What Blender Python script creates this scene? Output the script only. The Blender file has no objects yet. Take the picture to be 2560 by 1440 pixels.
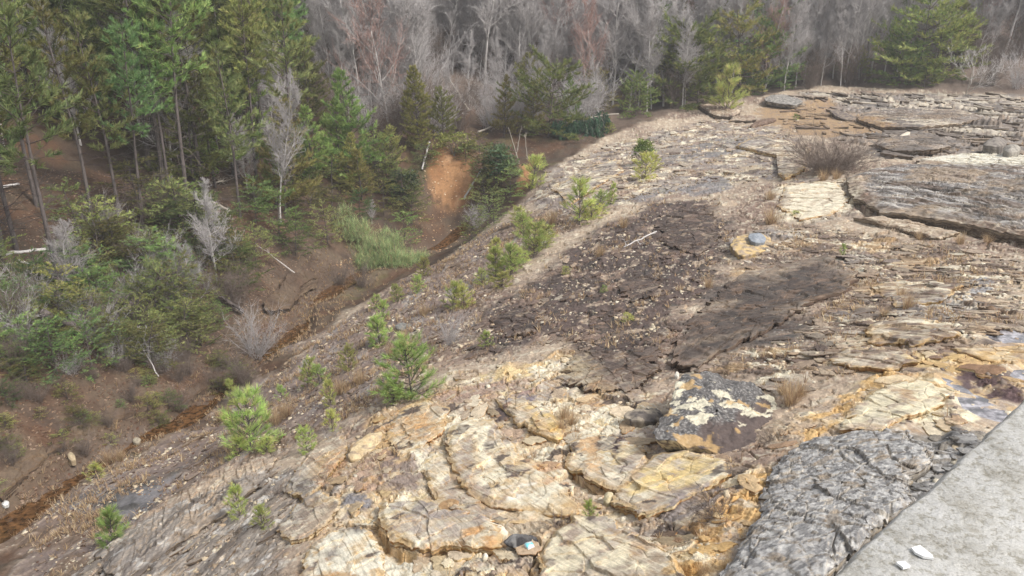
import bpy, math, random
import numpy as np
from mathutils import Vector, Matrix

# ------------------------------------------------------------------ camera, sky, sun, exposure
scene = bpy.context.scene
col = scene.collection
FPX = 2130.0                       # focal length in photo pixels (2560 wide)
PITCH = math.radians(20.0)
cam_d = bpy.data.cameras.new("camera")
cam_d.sensor_width = 36.0
cam_d.lens = 36.0 * FPX / 2560.0
cam_d.clip_start = 0.05
cam_d.clip_end = 2000.0
cam = bpy.data.objects.new("camera", cam_d)
col.objects.link(cam)
cam.location = (0, 0, 0)
cam.rotation_euler = (math.pi / 2 - PITCH, 0, 0)
scene.camera = cam

SUN_EL, SUN_AZ = math.radians(50), math.radians(125)      # azimuth clockwise from +Y
world = bpy.data.worlds.new("World")
scene.world = world
world.use_nodes = True
wn = world.node_tree.nodes
wl = world.node_tree.links
wn.clear()
sky = wn.new("ShaderNodeTexSky")
sky.sky_type = 'NISHITA'
sky.sun_disc = False
sky.sun_elevation = SUN_EL
sky.sun_rotation = SUN_AZ
sky.dust_density = 4.0
sky.air_density = 1.4
hs = wn.new("ShaderNodeHueSaturation")
hs.inputs['Saturation'].default_value = 0.35             # thin overcast: a nearly grey sky
bg = wn.new("ShaderNodeBackground")
bg.inputs['Strength'].default_value = 0.085
wo = wn.new("ShaderNodeOutputWorld")
wl.new(sky.outputs[0], hs.inputs['Color'])
wl.new(hs.outputs[0], bg.inputs['Color'])
wl.new(bg.outputs[0], wo.inputs['Surface'])

sun_d = bpy.data.lights.new("sun", 'SUN')
sun_d.energy = 1.5
sun_d.angle = math.radians(10)
sun_d.color = (1.0, 0.96, 0.9)
sun = bpy.data.objects.new("sun", sun_d)
col.objects.link(sun)
sdir = Vector((math.sin(SUN_AZ) * math.cos(SUN_EL), math.cos(SUN_AZ) * math.cos(SUN_EL), math.sin(SUN_EL)))
sun.rotation_euler = sdir.to_track_quat('Z', 'Y').to_euler()
sun.location = (0, 0, 40)

vs = scene.view_settings
vs.view_transform = 'Standard'
vs.look = 'None'
vs.exposure = 1.45
vs.gamma = 1.0
scene.cycles.max_bounces = 5
scene.cycles.diffuse_bounces = 3
scene.cycles.transparent_max_bounces = 4

# ------------------------------------------------------------------ small maths helpers
f32 = np.float32
SP, CP = math.sin(PITCH), math.cos(PITCH)


def ray(px, py):
    """direction of the photo pixel's line of sight, scaled to unit depth"""
    u = (px - 1280.0) / FPX
    v = (720.0 - py) / FPX
    return np.array([u, CP + v * SP, -SP + v * CP])


def pz(px, py, z):
    """world point where the line of sight of a photo pixel meets height z"""
    d = ray(px, py)
    return d * (z / d[2])


_rs = np.random.RandomState(11)
_ga = _rs.rand(256) * 2 * np.pi
_GX, _GY = np.cos(_ga).astype(f32), np.sin(_ga).astype(f32)


def _hash(ix, iy, seed):
    h = (ix.astype(np.uint32) * np.uint32(374761393)) + (iy.astype(np.uint32) * np.uint32(668265263)) + np.uint32((seed * 974711 + 12345) & 0xffffffff)
    h = (h ^ (h >> np.uint32(13))) * np.uint32(1274126177)
    return h ^ (h >> np.uint32(16))


def gnoise(x, y, seed=0):
    x = np.asarray(x, f32); y = np.asarray(y, f32)
    xf = np.floor(x); yf = np.floor(y)
    ix = xf.astype(np.int64); iy = yf.astype(np.int64)
    dx = x - xf; dy = y - yf
    u = dx * dx * dx * (dx * (dx * 6 - 15) + 10)
    v = dy * dy * dy * (dy * (dy * 6 - 15) + 10)

    def g(ox, oy):
        k = _hash(ix + ox, iy + oy, seed) & np.uint32(255)
        return _GX[k] * (dx - ox) + _GY[k] * (dy - oy)
    a = g(0, 0); b = g(1, 0); c = g(0, 1); d = g(1, 1)
    return ((a + u * (b - a)) * (1 - v) + (c + u * (d - c)) * v) * f32(1.5)


def fbm(x, y, seed=0, octv=4, gain=0.5, lac=2.03):
    s = 0.0; a = 1.0; t = 0.0
    for o in range(octv):
        s = s + a * gnoise(x, y, seed + o * 17)
        t += a
        a *= gain
        x = np.asarray(x) * lac + 13.7
        y = np.asarray(y) * lac - 7.3
    return s / (t * 0.62)


def sst(a, b, x):
    t = np.clip((x - a) / (b - a), 0, 1)
    return t * t * (3 - 2 * t)


def hash1(k, seed=0):
    k = np.asarray(k)
    return (_hash(k.astype(np.int64), k.astype(np.int64) * 0 + 7, seed) & np.uint32(0xffff)).astype(f32) / f32(65535)


def rot(x, y, ang, sx, sy):
    """coordinates along / across a direction, scaled (features are sx long and sy wide)"""
    c, s = math.cos(ang), math.sin(ang)
    return (x * c + y * s) / sx, (-x * s + y * c) / sy


def worley(x, y, seed=0):
    """distance to the nearest and second nearest cell point, and the cell's hash"""
    x = np.asarray(x, f32); y = np.asarray(y, f32)
    ix = np.floor(x).astype(np.int64); iy = np.floor(y).astype(np.int64)
    d1 = np.full(x.shape, 9, f32); d2 = d1.copy(); idh = np.zeros(x.shape, f32); til = np.zeros(x.shape, f32)
    for ox in (-1, 0, 1):
        for oy in (-1, 0, 1):
            h = _hash(ix + ox, iy + oy, seed)
            jx = (h & np.uint32(1023)).astype(f32) / 1023
            jy = ((h >> np.uint32(10)) & np.uint32(1023)).astype(f32) / 1023
            ex = x - (ix + ox + jx).astype(f32); ey = y - (iy + oy + jy).astype(f32)
            d = np.hypot(ex, ey)
            k = h & np.uint32(255)
            c = d < d1
            til = np.where(c, ex * _GX[k] + ey * _GY[k], til)
            d2 = np.where(c, d1, np.minimum(d2, d))
            idh = np.where(c, ((h >> np.uint32(20)) & np.uint32(1023)).astype(f32) / 1023, idh)
            d1 = np.where(c, d, d1)
    return d1, d2, idh, til


# ------------------------------------------------------------------ the lie of the land
CTRL_PX = [  # photo pixel, height
    (1280, 1440, -7.5), (2050, 1440, -6.0), (2400, 1100, -6.0), (2550, 850, -6.0), (2550, 600, -6.9), (2550, 330, -7.5),
    (2550, 240, -8.5), (2000, 235, -9.0), (1600, 305, -10.0), (1360, 410, -10.8), (1280, 525, -11.3), (1010, 695, -12.2),
    (740, 870, -12.8), (250, 1205, -12.5), (0, 1440, -12.3), (400, 1440, -10.2), (750, 1440, -8.6), (1400, 700, -9.5),
    (1000, 930, -10.0), (1640, 950, -7.7), (2000, 500, -8.1), (2000, 750, -7.6), (1280, 1200, -8.0), (850, 1150, -9.7),
    (1700, 450, -9.3), (1320, 600, -10.4), (2300, 520, -7.3), (2300, 700, -7.0), (1650, 1250, -7.1), (1900, 1050, -6.9),
    (600, 1200, -10.9), (400, 1280, -11.6), (2200, 330, -8.3), (1900, 330, -9.2),
    # creek and its left bank
    (0, 1310, -13.2), (230, 1150, -13.4), (480, 1010, -13.5), (620, 920, -13.5), (740, 830, -13.6), (775, 755, -13.8),
    (860, 720, -14.2), (1090, 615, -14.6),
    (145, 720, -10.6), (0, 1000, -11.6), (330, 740, -11.8), (600, 720, -12.6), (0, 640, -9.5), (560, 500, -10.6), (200, 450, -8.6),
    (120, 1120, -12.8), (760, 640, -12.6), (350, 950, -12.6),
    # soil slide
    (1120, 385, -10.3), (1130, 520, -13.1), (1000, 400, -10.6), (1240, 400, -10.6), (980, 520, -12.6),
]
CTRL_W = [
    (0, 3, -7.0), (5, 3, -5.9), (-8, 5, -11), (-15, 10, -12.2), (8, 6, -5.8), (12, 10, -5.7), (20, 20, -5.9), (30, 30, -6.4), (45, 45, -7.0),
    (-22, 15, -9.5), (-25, 25, -7.5), (-19, 37, -8.3), (-25, 45, -4.5), (-35, 60, 3), (-20, 60, -5), (-15, 75, 0.5), (-30, 90, 13),
    (-10, 95, 8), (-10, 130, 23), (-50, 50, 5), (-60, 90, 20), (-30, 25, -6), (-45, 30, 0), (-5, 60, -9.4), (1, 62, -9.9), (-1, 53.5, -11.2),
    (8, 68, -9.8), (24, 77, -8.8), (39, 70, -8.3), (20, 95, -1.5), (45, 92, -1.0), (10, 90, -2.5), (0, 85, -3.0), (60, 78, -4),
    (20, 140, 20), (60, 130, 20), (-30, 140, 29), (0, 180, 38), (60, 180, 38), (-60, 180, 44), (100, 60, -4), (110, 120, 15), (-90, 60, 18),
    (-60, 10, 2), (30, 8, -5.5), (60, 25, -5.5), (0, -15, -6.5), (-40, -15, -8), (40, -15, -5.5), (100, 0, -5), (-110, 130, 40), (110, 200, 42), (-110, 210, 55), (0, 230, 52),
]
_C = np.array([pz(*c) for c in CTRL_PX] + [np.array(c, float) for c in CTRL_W])


def _tps(r2):
    return np.where(r2 > 0, 0.5 * r2 * np.log(r2 + 1e-9), 0.0)


_n = len(_C)
_XY = _C[:, :2] / 50.0
_r2 = ((_XY[:, None, :] - _XY[None, :, :]) ** 2).sum(-1)
_A = np.zeros((_n + 3, _n + 3))
_A[:_n, :_n] = _tps(_r2) + np.eye(_n) * 2e-4
_A[:_n, _n] = 1; _A[:_n, _n + 1:] = _XY
_A[_n, :_n] = 1; _A[_n + 1:, :_n] = _XY.T
_W = np.linalg.solve(_A, np.concatenate([_C[:, 2], np.zeros(3)]))


def base_h(x, y):
    x = np.asarray(x, float) / 50.0; y = np.asarray(y, float) / 50.0
    s = _W[_n] + _W[_n + 1] * x + _W[_n + 2] * y
    for k in range(_n):
        r2 = (x - _XY[k, 0]) ** 2 + (y - _XY[k, 1]) ** 2
        s = s + _W[k] * 0.5 * r2 * np.log(r2 + 1e-9)
    return s


_TT = np.concatenate([np.geomspace(3.0, 90.0, 900), np.linspace(90.5, 260, 300)])


def hit_on(fn, px, py):
    d = ray(px, py)
    h = d[2] * _TT - fn(d[0] * _TT, d[1] * _TT)
    k = np.argmax(h < 0)
    if not (h < 0).any():
        return d * 200.0
    a = _TT[max(k - 1, 0)]; b = _TT[k]
    ha = h[max(k - 1, 0)]; hb = h[k]
    t = a + (b - a) * ha / (ha - hb + 1e-9)
    return d * t


def W(pts):
    """photo pixels -> places on the ground"""
    return np.array([hit_on(base_h, *p)[:2] for p in pts])


def seg_dist(X, Y, P, closed=False):
    """distance to a polyline, arc parameter 0..1 of the nearest point, and signed side (+ = left of travel)"""
    P = np.asarray(P)
    if closed:
        P = np.vstack([P, P[:1]])
    L = np.hypot(*(P[1:] - P[:-1]).T)
    cum = np.concatenate([[0], np.cumsum(L)])
    best = np.full(X.shape, 1e9, f32); par = np.zeros(X.shape, f32); side = np.zeros(X.shape, f32)
    for k in range(len(P) - 1):
        ax, ay = P[k]; bx, by = P[k + 1]
        ex, ey = bx - ax, by - ay
        t = np.clip(((X - ax) * ex + (Y - ay) * ey) / (ex * ex + ey * ey + 1e-9), 0, 1)
        d = np.hypot(X - ax - t * ex, Y - ay - t * ey)
        c = d < best
        best = np.where(c, d, best)
        par = np.where(c, (cum[k] + t * L[k]) / cum[-1], par)
        side = np.where(c, np.sign(ex * (Y - ay) - ey * (X - ax)), side)
    return best, par, side


def inside(X, Y, P):
    r = np.zeros(X.shape, bool)
    n = len(P)
    for k in range(n):
        ax, ay = P[k]; bx, by = P[(k + 1) % n]
        c = ((ay > Y) != (by > Y))
        with np.errstate(divide='ignore', invalid='ignore'):
            xi = (bx - ax) * (Y - ay) / (by - ay + 1e-12) + ax
        r ^= c & (X < xi)
    return r


def poly_sd(X, Y, P, reach=6.0):
    """signed distance (inside positive), exact within reach of the polygon's box"""
    P = np.asarray(P)
    out = np.full(X.shape, -reach, f32)
    m = (X > P[:, 0].min() - reach) & (X < P[:, 0].max() + reach) & (Y > P[:, 1].min() - reach) & (Y < P[:, 1].max() + reach)
    if m.any():
        xs, ys = X[m], Y[m]
        d, _, _ = seg_dist(xs, ys, P, True)
        out[m] = np.where(inside(xs, ys, P), d, -d)
    return out


def s2l(*c):
    c = np.array(c, float) / 255.0
    return np.where(c <= 0.04045, c / 12.92, ((c + 0.055) / 1.055) ** 2.4)


# outlines of the kinds of ground, walked round in the photograph and laid on the land
ROCK = W([(230, 1410), (350, 1300), (540, 1195), (640, 1120), (760, 1065), (850, 965), (745, 870), (870, 780), (1010, 697), (1275, 528), (1350, 445), (1500, 345),
          (1700, 280), (1900, 240), (2060, 212), (2560, 235), (2750, 240), (2900, 600), (2900, 1300), (2560, 1600), (1500, 1700), (500, 1700), (200, 1480)])
YELLOW = W([(740, 1500), (800, 1300), (720, 1250), (830, 1150), (900, 1110), (960, 1040), (1060, 1000), (1160, 930), (1330, 900), (1440, 880), (1470, 960), (1640, 1010),
            (1650, 1130), (1900, 1160), (1960, 1060), (2120, 1000), (2240, 920), (2420, 860), (2600, 830), (2600, 1000), (2420, 1090), (2100, 1080), (1960, 1150), (1900, 1290), (1800, 1500)])
LICHEN = W([(2010, 1125), (2150, 1090), (2460, 1080), (2500, 1150), (2150, 1500), (1770, 1500), (1870, 1360), (1910, 1270)])
DARK = W([(1150, 900), (1120, 830), (1250, 760), (1420, 620), (1620, 510), (1790, 495), (1830, 560), (1830, 650), (1760, 740), (1690, 800), (1690, 930), (1620, 960), (1480, 900), (1400, 850), (1250, 900)])
SLAB = W([(1690, 920), (1690, 860), (1790, 750), (1900, 695), (2060, 650), (2140, 690), (2120, 730), (1990, 770), (2060, 800), (1980, 860), (1850, 850), (1780, 900)])
MIXED = W([(1830, 600), (2000, 560), (2250, 600), (2560, 650), (2560, 820), (2250, 900), (2050, 960), (1960, 1000), (1700, 960), (1780, 900), (1990, 850), (2130, 720), (2060, 650), (1850, 680)])
CREAM = W([(1650, 330), (1780, 300), (2000, 320), (1960, 440), (2120, 450), (2120, 540), (2000, 560), (1940, 520), (1930, 450), (1640, 490), (1450, 540), (1350, 570), (1320, 470), (1480, 380)])
GREYR = W([(2130, 455), (2300, 420), (2700, 400), (2750, 620), (2480, 595), (2300, 555), (2200, 545)])
WHITE = W([(1960, 460), (2090, 455), (2130, 480), (2130, 530), (2000, 560), (1940, 530)])
WHITE2 = W([(2250, 400), (2420, 390), (2700, 395), (2700, 425), (2400, 422)])
FARR = W([(2000, 230), (2560, 235), (2700, 240), (2700, 390), (2200, 400), (2100, 350), (1950, 310)])
STRIP = W([(240, 1420), (350, 1310), (560, 1190), (780, 1090), (960, 1000), (1100, 900), (1150, 820), (1350, 620), (1500, 530), (1320, 540), (1160, 610), (1000, 705), (760, 870), (600, 1000), (350, 1120), (130, 1260), (0, 1380), (0, 1500)])
GREYL = W([(180, 1250), (260, 1215), (420, 1195), (440, 1240), (330, 1310), (220, 1290)])
GREYB = W([(230, 1420), (400, 1290), (600, 1195), (700, 1170), (820, 1230), (740, 1330), (700, 1500), (180, 1500)])
SOILR = W([(1880, 270), (2060, 250), (2150, 300), (2250, 330), (2050, 345), (1960, 330)])
SLIDE = W([(1078, 388), (1195, 384), (1188, 440), (1160, 500), (1110, 530), (1070, 500), (1060, 440)])
SLIDE2 = W([(1300, 420), (1335, 400), (1330, 460), (1290, 480)])
WETA = W([(1650, 400), (1730, 365), (1850, 340), (1900, 350), (1860, 380), (1740, 400), (1660, 420)])
WETB = W([(1560, 495), (1640, 465), (1800, 440), (1850, 460), (1800, 485), (1650, 495)])
CREEK = W([(-60, 1350), (20, 1300), (110, 1225), (200, 1170), (290, 1110), (370, 1065), (450, 1035), (520, 985), (590, 930), (650, 890), (715, 845), (755, 800), (765, 755)])
CREEK = np.vstack([CREEK, [[-8.6, 39.5], [-7.0, 43.0], [-5.0, 46.5], [-2.5, 49.5]]])

PUDDLES = [  # outlines of standing water on the rock
    W([(2455, 845), (2500, 822), (2560, 820), (2640, 825), (2640, 870), (2560, 862), (2500, 858)]),
    W([(2385, 1000), (2450, 995), (2520, 1010), (2560, 1020), (2540, 1050), (2450, 1040), (2400, 1025)]),
    W([(2345, 945), (2380, 948), (2430, 965), (2450, 978), (2400, 975), (2360, 962)]),
    W([(2530, 925), (2640, 905), (2660, 950), (2560, 955), (2520, 940)]),
    W([(2250, 1080), (2290, 1060), (2330, 1070), (2310, 1100), (2260, 1108)]),
]

# beds of rock that stand out as slabs with broken, undercut rims: outline, thickness, lift, undercut, rim colours
SLABS_PX = [
    ([(1050, 1170), (1085, 1240), (1130, 1285), (1195, 1312), (1290, 1326), (1385, 1322), (1400, 1290), (1300, 1260), (1200, 1220), (1140, 1140), (1085, 1125)], .12, .05, .05, 'y'),
    ([(1128, 1075), (1116, 1120), (1130, 1190), (1163, 1238), (1205, 1270), (1262, 1286), (1330, 1294), (1408, 1308), (1440, 1292), (1420, 1245), (1340, 1185), (1280, 1125), (1235, 1068), (1180, 1058)], .22, .12, .08, 'y'),
    ([(1188, 1085), (1178, 1150), (1212, 1230), (1258, 1262), (1330, 1266), (1350, 1235), (1285, 1180), (1255, 1120), (1235, 1078)], .08, .19, .03, 'y'),
    ([(955, 1282), (948, 1325), (975, 1362), (1012, 1390), (1062, 1397), (1120, 1386), (1190, 1402), (1245, 1392), (1262, 1352), (1200, 1318), (1120, 1298), (1040, 1276)], .30, .15, .10, 'y'),
    ([(1417, 1120), (1425, 1170), (1462, 1212), (1515, 1238), (1572, 1244), (1612, 1202), (1622, 1160), (1592, 1125), (1530, 1100), (1460, 1095)], .22, .12, .09, 'y'),
    ([(1522, 1264), (1580, 1205), (1635, 1153), (1720, 1148), (1812, 1163), (1835, 1200), (1760, 1242), (1680, 1284), (1600, 1304)], .16, .10, .05, 'y'),
    ([(1345, 1480), (1340, 1400), (1385, 1348), (1440, 1312), (1520, 1316), (1600, 1366), (1690, 1420), (1720, 1490)], .34, .16, .10, 'y'),
    ([(1238, 1008), (1270, 1042), (1330, 1087), (1395, 1115), (1412, 1095), (1370, 1040), (1320, 1012)], .15, .09, .05, 'y'),
    ([(958, 1095), (1000, 1030), (1060, 1002), (1122, 1030), (1100, 1090), (1050, 1132), (1000, 1150)], .12, .06, .05, 'y'),
    ([(712, 1238), (740, 1180), (800, 1108), (850, 1088), (872, 1130), (822, 1200), (772, 1262)], .18, .10, .06, 'y'),
    ([(695, 1335), (740, 1270), (800, 1238), (852, 1260), (832, 1312), (780, 1352), (730, 1364)], .16, .09, .06, 'y'),
    ([(740, 1470), (770, 1390), (830, 1338), (905, 1328), (955, 1370), (965, 1420), (940, 1480)], .20, .11, .06, 'y'),
    ([(2112, 460), (2128, 507), (2200, 547), (2300, 560), (2390, 574), (2470, 594), (2560, 614), (2660, 632), (2720, 500), (2560, 440), (2400, 430), (2250, 425), (2160, 440)], .50, .26, .16, 'g'),
    ([(2135, 550), (2210, 570), (2270, 585), (2335, 602), (2400, 592), (2300, 566), (2200, 548)], .14, .09, .06, 'g'),
    ([(2140, 307), (2200, 327), (2300, 329), (2400, 319), (2465, 304), (2400, 284), (2250, 280), (2160, 290)], .40, .22, .14, 'g'),
    ([(2185, 371), (2230, 389), (2320, 389), (2375, 378), (2360, 354), (2270, 350), (2200, 358)], .26, .16, .10, 'g'),
    ([(2300, 425), (2420, 426), (2560, 431), (2700, 436), (2700, 400), (2560, 396), (2400, 392), (2290, 405)], .22, .12, .08, 'g'),
    ([(1838, 372), (1893, 343), (1960, 358), (2022, 380), (2012, 430), (1962, 454), (1944, 442), (1952, 398), (1900, 388)], .36, .20, .12, 'y'),
    ([(1742, 268), (1790, 297), (1832, 300), (1852, 285), (1800, 266)], .40, .26, .14, 'g'),
    ([(1822, 308), (1890, 306), (1884, 294), (1832, 297)], .24, .16, .10, 'g'),
    ([(1690, 935), (1688, 862), (1768, 765), (1850, 690), (1960, 666), (2062, 648), (2142, 690), (2112, 736), (1992, 772), (1972, 802), (1902, 842), (1802, 882), (1742, 935)], .18, .08, .05, 'd'),
    ([(1962, 1150), (2030, 1116), (2150, 1093), (2262, 1103), (2330, 1138), (2318, 1192), (2255, 1232), (2290, 1282), (2205, 1335), (2125, 1405), (2050, 1490), (1785, 1490), (1850, 1385), (1895, 1310), (1925, 1215)], .36, .16, .09, 'l'),
    ([(1990, 1180), (2050, 1140), (2140, 1120), (2230, 1135), (2270, 1170), (2230, 1205), (2130, 1215), (2040, 1220)], .12, .24, .05, 'l'),
    ([(1940, 1290), (2010, 1240), (2120, 1235), (2220, 1245), (2220, 1270), (2140, 1290), (2050, 1300)], .10, .22, .05, 'l'),
    ([(1930, 1350), (1990, 1310), (2100, 1310), (2170, 1320), (2110, 1370), (2020, 1385)], .10, .22, .05, 'l'),
    ([(2100, 1084), (2160, 1000), (2300, 953), (2400, 985), (2380, 1000), (2300, 1050), (2240, 1062), (2200, 1086)], .14, .07, .04, 'y'),
    ([(642, 1116), (560, 1168), (455, 1233), (345, 1303), (238, 1397), (300, 1470), (420, 1385), (560, 1292), (660, 1205), (695, 1150)], .30, .10, .08, 'g'),
    ([(120, 1142), (200, 1112), (262, 1077), (342, 1036), (300, 1028), (200, 1072), (130, 1108)], .30, .16, .14, 'b'),
    ([(666, 787), (725, 784), (744, 757), (754, 727), (797, 706), (780, 688), (720, 698), (690, 738), (658, 770)], .42, .26, .20, 'b'),
    ([(438, 1012), (520, 957), (562, 932), (618, 912), (600, 893), (540, 913), (458, 973)], .30, .16, .16, 'b'),
    ([(0, 1254), (60, 1198), (128, 1147), (110, 1120), (40, 1160), (-20, 1210)], .30, .12, .14, 'b'),
    ([(1540, 720), (1600, 690), (1650, 700), (1640, 740), (1580, 760)], .08, .04, .03, 'd'),
    ([(1230, 800), (1300, 770), (1350, 790), (1330, 840), (1260, 850)], .10, .05, .04, 'd'),
    ([(1400, 930), (1470, 880), (1600, 890), (1640, 940), (1560, 985), (1450, 980)], .10, .05, .04, 'd'),
    ([(2180, 720), (2300, 700), (2400, 720), (2360, 760), (2240, 770)], .10, .05, .04, 'y'),
    ([(2150, 830), (2260, 800), (2380, 820), (2400, 850), (2280, 870), (2180, 860)], .12, .06, .05, 'y'),
    ([(2385, 872), (2440, 897), (2515, 908), (2640, 908), (2640, 880), (2520, 870)], .12, .06, .05, 'y'),
    ([(1960, 470), (2020, 455), (2090, 458), (2125, 500), (2080, 540), (2000, 552), (1945, 520)], .16, .08, .05, 'y'),
    ([(2060, 905), (2120, 928), (2220, 934), (2300, 918), (2260, 890), (2140, 880)], .12, .06, .05, 'y'),
    ([(1640, 560), (1700, 520), (1780, 530), (1800, 600), (1740, 640), (1660, 610)], .08, .04, .03, 'd'),
    ([(1380, 480), (1450, 430), (1540, 400), (1560, 430), (1480, 480), (1420, 520)], .16, .08, .06, 'y'),
]
SLABS = [(W(p), t, l, u, k) for p, t, l, u, k in SLABS_PX]

# ledges: polyline in the photograph, height (m), how far the high side reaches (m), gap at the foot (m)
LEDGES_PX = [
    ([(1128, 1075), (1118, 1120), (1132, 1190), (1165, 1238), (1205, 1268), (1262, 1284), (1330, 1292), (1405, 1306)], .26, 1.1, .10),
    ([(1050, 1170), (1085, 1240), (1130, 1285), (1195, 1310), (1260, 1318)], .10, .6, .05),
    ([(955, 1285), (948, 1325), (975, 1362), (1012, 1390), (1062, 1397), (1120, 1386), (1190, 1402)], .36, .9, .10),
    ([(1417, 1120), (1425, 1170), (1462, 1210), (1515, 1235), (1570, 1245)], .22, .8, .10),
    ([(1195, 1100), (1185, 1150), (1200, 1185), (1240, 1200)], .08, .5, .03),
    ([(1632, 1155), (1590, 1200), (1545, 1245), (1520, 1262)], .12, .7, .06),
    ([(1345, 1460), (1342, 1400), (1385, 1350), (1440, 1312), (1500, 1295)], .35, 1.0, .12),
    ([(1780, 1480), (1850, 1385), (1895, 1310), (1925, 1215), (1965, 1155), (2030, 1118), (2120, 1088)], .32, 1.2, .10),
    ([(2112, 462), (2128, 505), (2200, 545), (2300, 558), (2390, 572), (2470, 592), (2560, 612), (2650, 630)], .42, 3.0, .14),
    ([(2135, 552), (2210, 570), (2270, 583), (2320, 600)], .16, .8, .08),
    ([(1850, 690), (1770, 765), (1705, 850), (1690, 935)], -.22, 1.2, .06),
    ([(1932, 738), (1945, 770), (2010, 782), (2080, 775)], .10, .6, .06),
    ([(1905, 750), (1925, 785), (1970, 800), (2050, 800)], .10, .5, .06),
    ([(1040, 1000), (975, 1015), (925, 1060), (870, 1130), (880, 1145)], .30, 1.0, .08),
    ([(955, 1080), (900, 1160), (840, 1250), (800, 1310), (720, 1400)], .22, 1.2, .06),
    ([(790, 1105), (752, 1165), (715, 1215), (720, 1240), (760, 1250)], .20, .9, .06),
    ([(1895, 340), (1940, 360), (1955, 395), (1945, 440), (1960, 452)], .35, 1.2, .08),
    ([(1760, 345), (1830, 380), (1900, 400), (1945, 400)], .14, .8, .08),
    ([(2140, 308), (2200, 326), (2300, 328), (2400, 318), (2440, 308)], .35, 2.0, .12),
    ([(2185, 372), (2230, 388), (2320, 388), (2370, 378)], .22, 1.5, .12),
    ([(2300, 423), (2420, 423), (2560, 428), (2700, 432)], .15, 1.5, .08),
    ([(1895, 238), (1945, 242), (2005, 262)], .75, 1.8, .20),
    ([(2068, 272), (2110, 293), (2150, 300)], .35, 1.0, .15),
    ([(1960, 290), (1985, 284), (2015, 280)], .35, .7, .15),
    ([(1745, 270), (1790, 295), (1830, 298)], .30, 1.2, .12),
    ([(1825, 305), (1850, 308), (1890, 304)], .22, 1.0, .12),
    ([(640, 1118), (560, 1170), (455, 1235), (345, 1305), (240, 1395)], .28, 1.2, .06),
    ([(2060, 905), (2120, 925), (2220, 930), (2290, 915)], .09, .5, .05),
    ([(1890, 870), (1960, 890), (2040, 905), (2120, 925)], .09, .5, .05),
    ([(2385, 875), (2440, 895), (2510, 905), (2600, 905)], .10, .5, .05),
    ([(1240, 1010), (1290, 1030), (1350, 1065), (1400, 1110)], .12, .5, .06),
    ([(1550, 1032), (1600, 1045), (1650, 1040)], .12, .5, .08),
    # banks of the creek (drop toward the water)
    ([(0, 1250), (60, 1195), (125, 1145), (200, 1105), (270, 1070), (340, 1035)], -.35, 1.5, .14),
    ([(130, 1100), (210, 1075), (260, 1050), (330, 1010)], -.22, .9, .10),
    ([(440, 1010), (520, 955), (560, 930), (610, 915)], -.35, 1.4, .14),
    ([(670, 785), (725, 782), (742, 755), (752, 725), (790, 705)], -.60, 1.6, .18),
    ([(135, 940), (215, 905), (230, 895)], -.20, .7, .10),
]
LEDGES = [(W(p), h, L, g) for p, h, L, g in LEDGES_PX]
CEN = W([(1560, 1090)])[0]
_p, _q = W([(1250, 1040), (1400, 1120)])
STRIKE_Y = math.atan2(_q[1] - _p[1], _q[0] - _p[0])
_p, _q = W([(2150, 520), (2540, 590)])
STRIKE_R = math.atan2(_q[1] - _p[1], _q[0] - _p[0])
_p, _q = W([(1900, 890), (2250, 930)])
STRIKE_M = math.atan2(_q[1] - _p[1], _q[0] - _p[0])
_p, _q = W([(700, 1400), (1010, 1040)])
STRIKE_L = math.atan2(_q[1] - _p[1], _q[0] - _p[0])

A_REF = 0.66    # reflectance of a surface that looks white in the photograph's light


def C(*rgb):
    return (s2l(*rgb) * A_REF).astype(f32)


CREAMC, YELLO, OCHRE, ORANG, TAN = C(238, 229, 206), C(228, 208, 168), C(210, 176, 126), C(188, 138, 96), C(190, 172, 152)
PURPL, GREY, LGREY, DGREY, BROWN = C(98, 87, 83), C(160, 155, 152), C(212, 210, 206), C(84, 82, 80), C(144, 124, 112)
SOIL, LITTER, RED, CLAY, MOSS = C(124, 106, 92), C(140, 114, 96), C(130, 100, 82), C(184, 140, 100), C(112, 108, 74)


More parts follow.
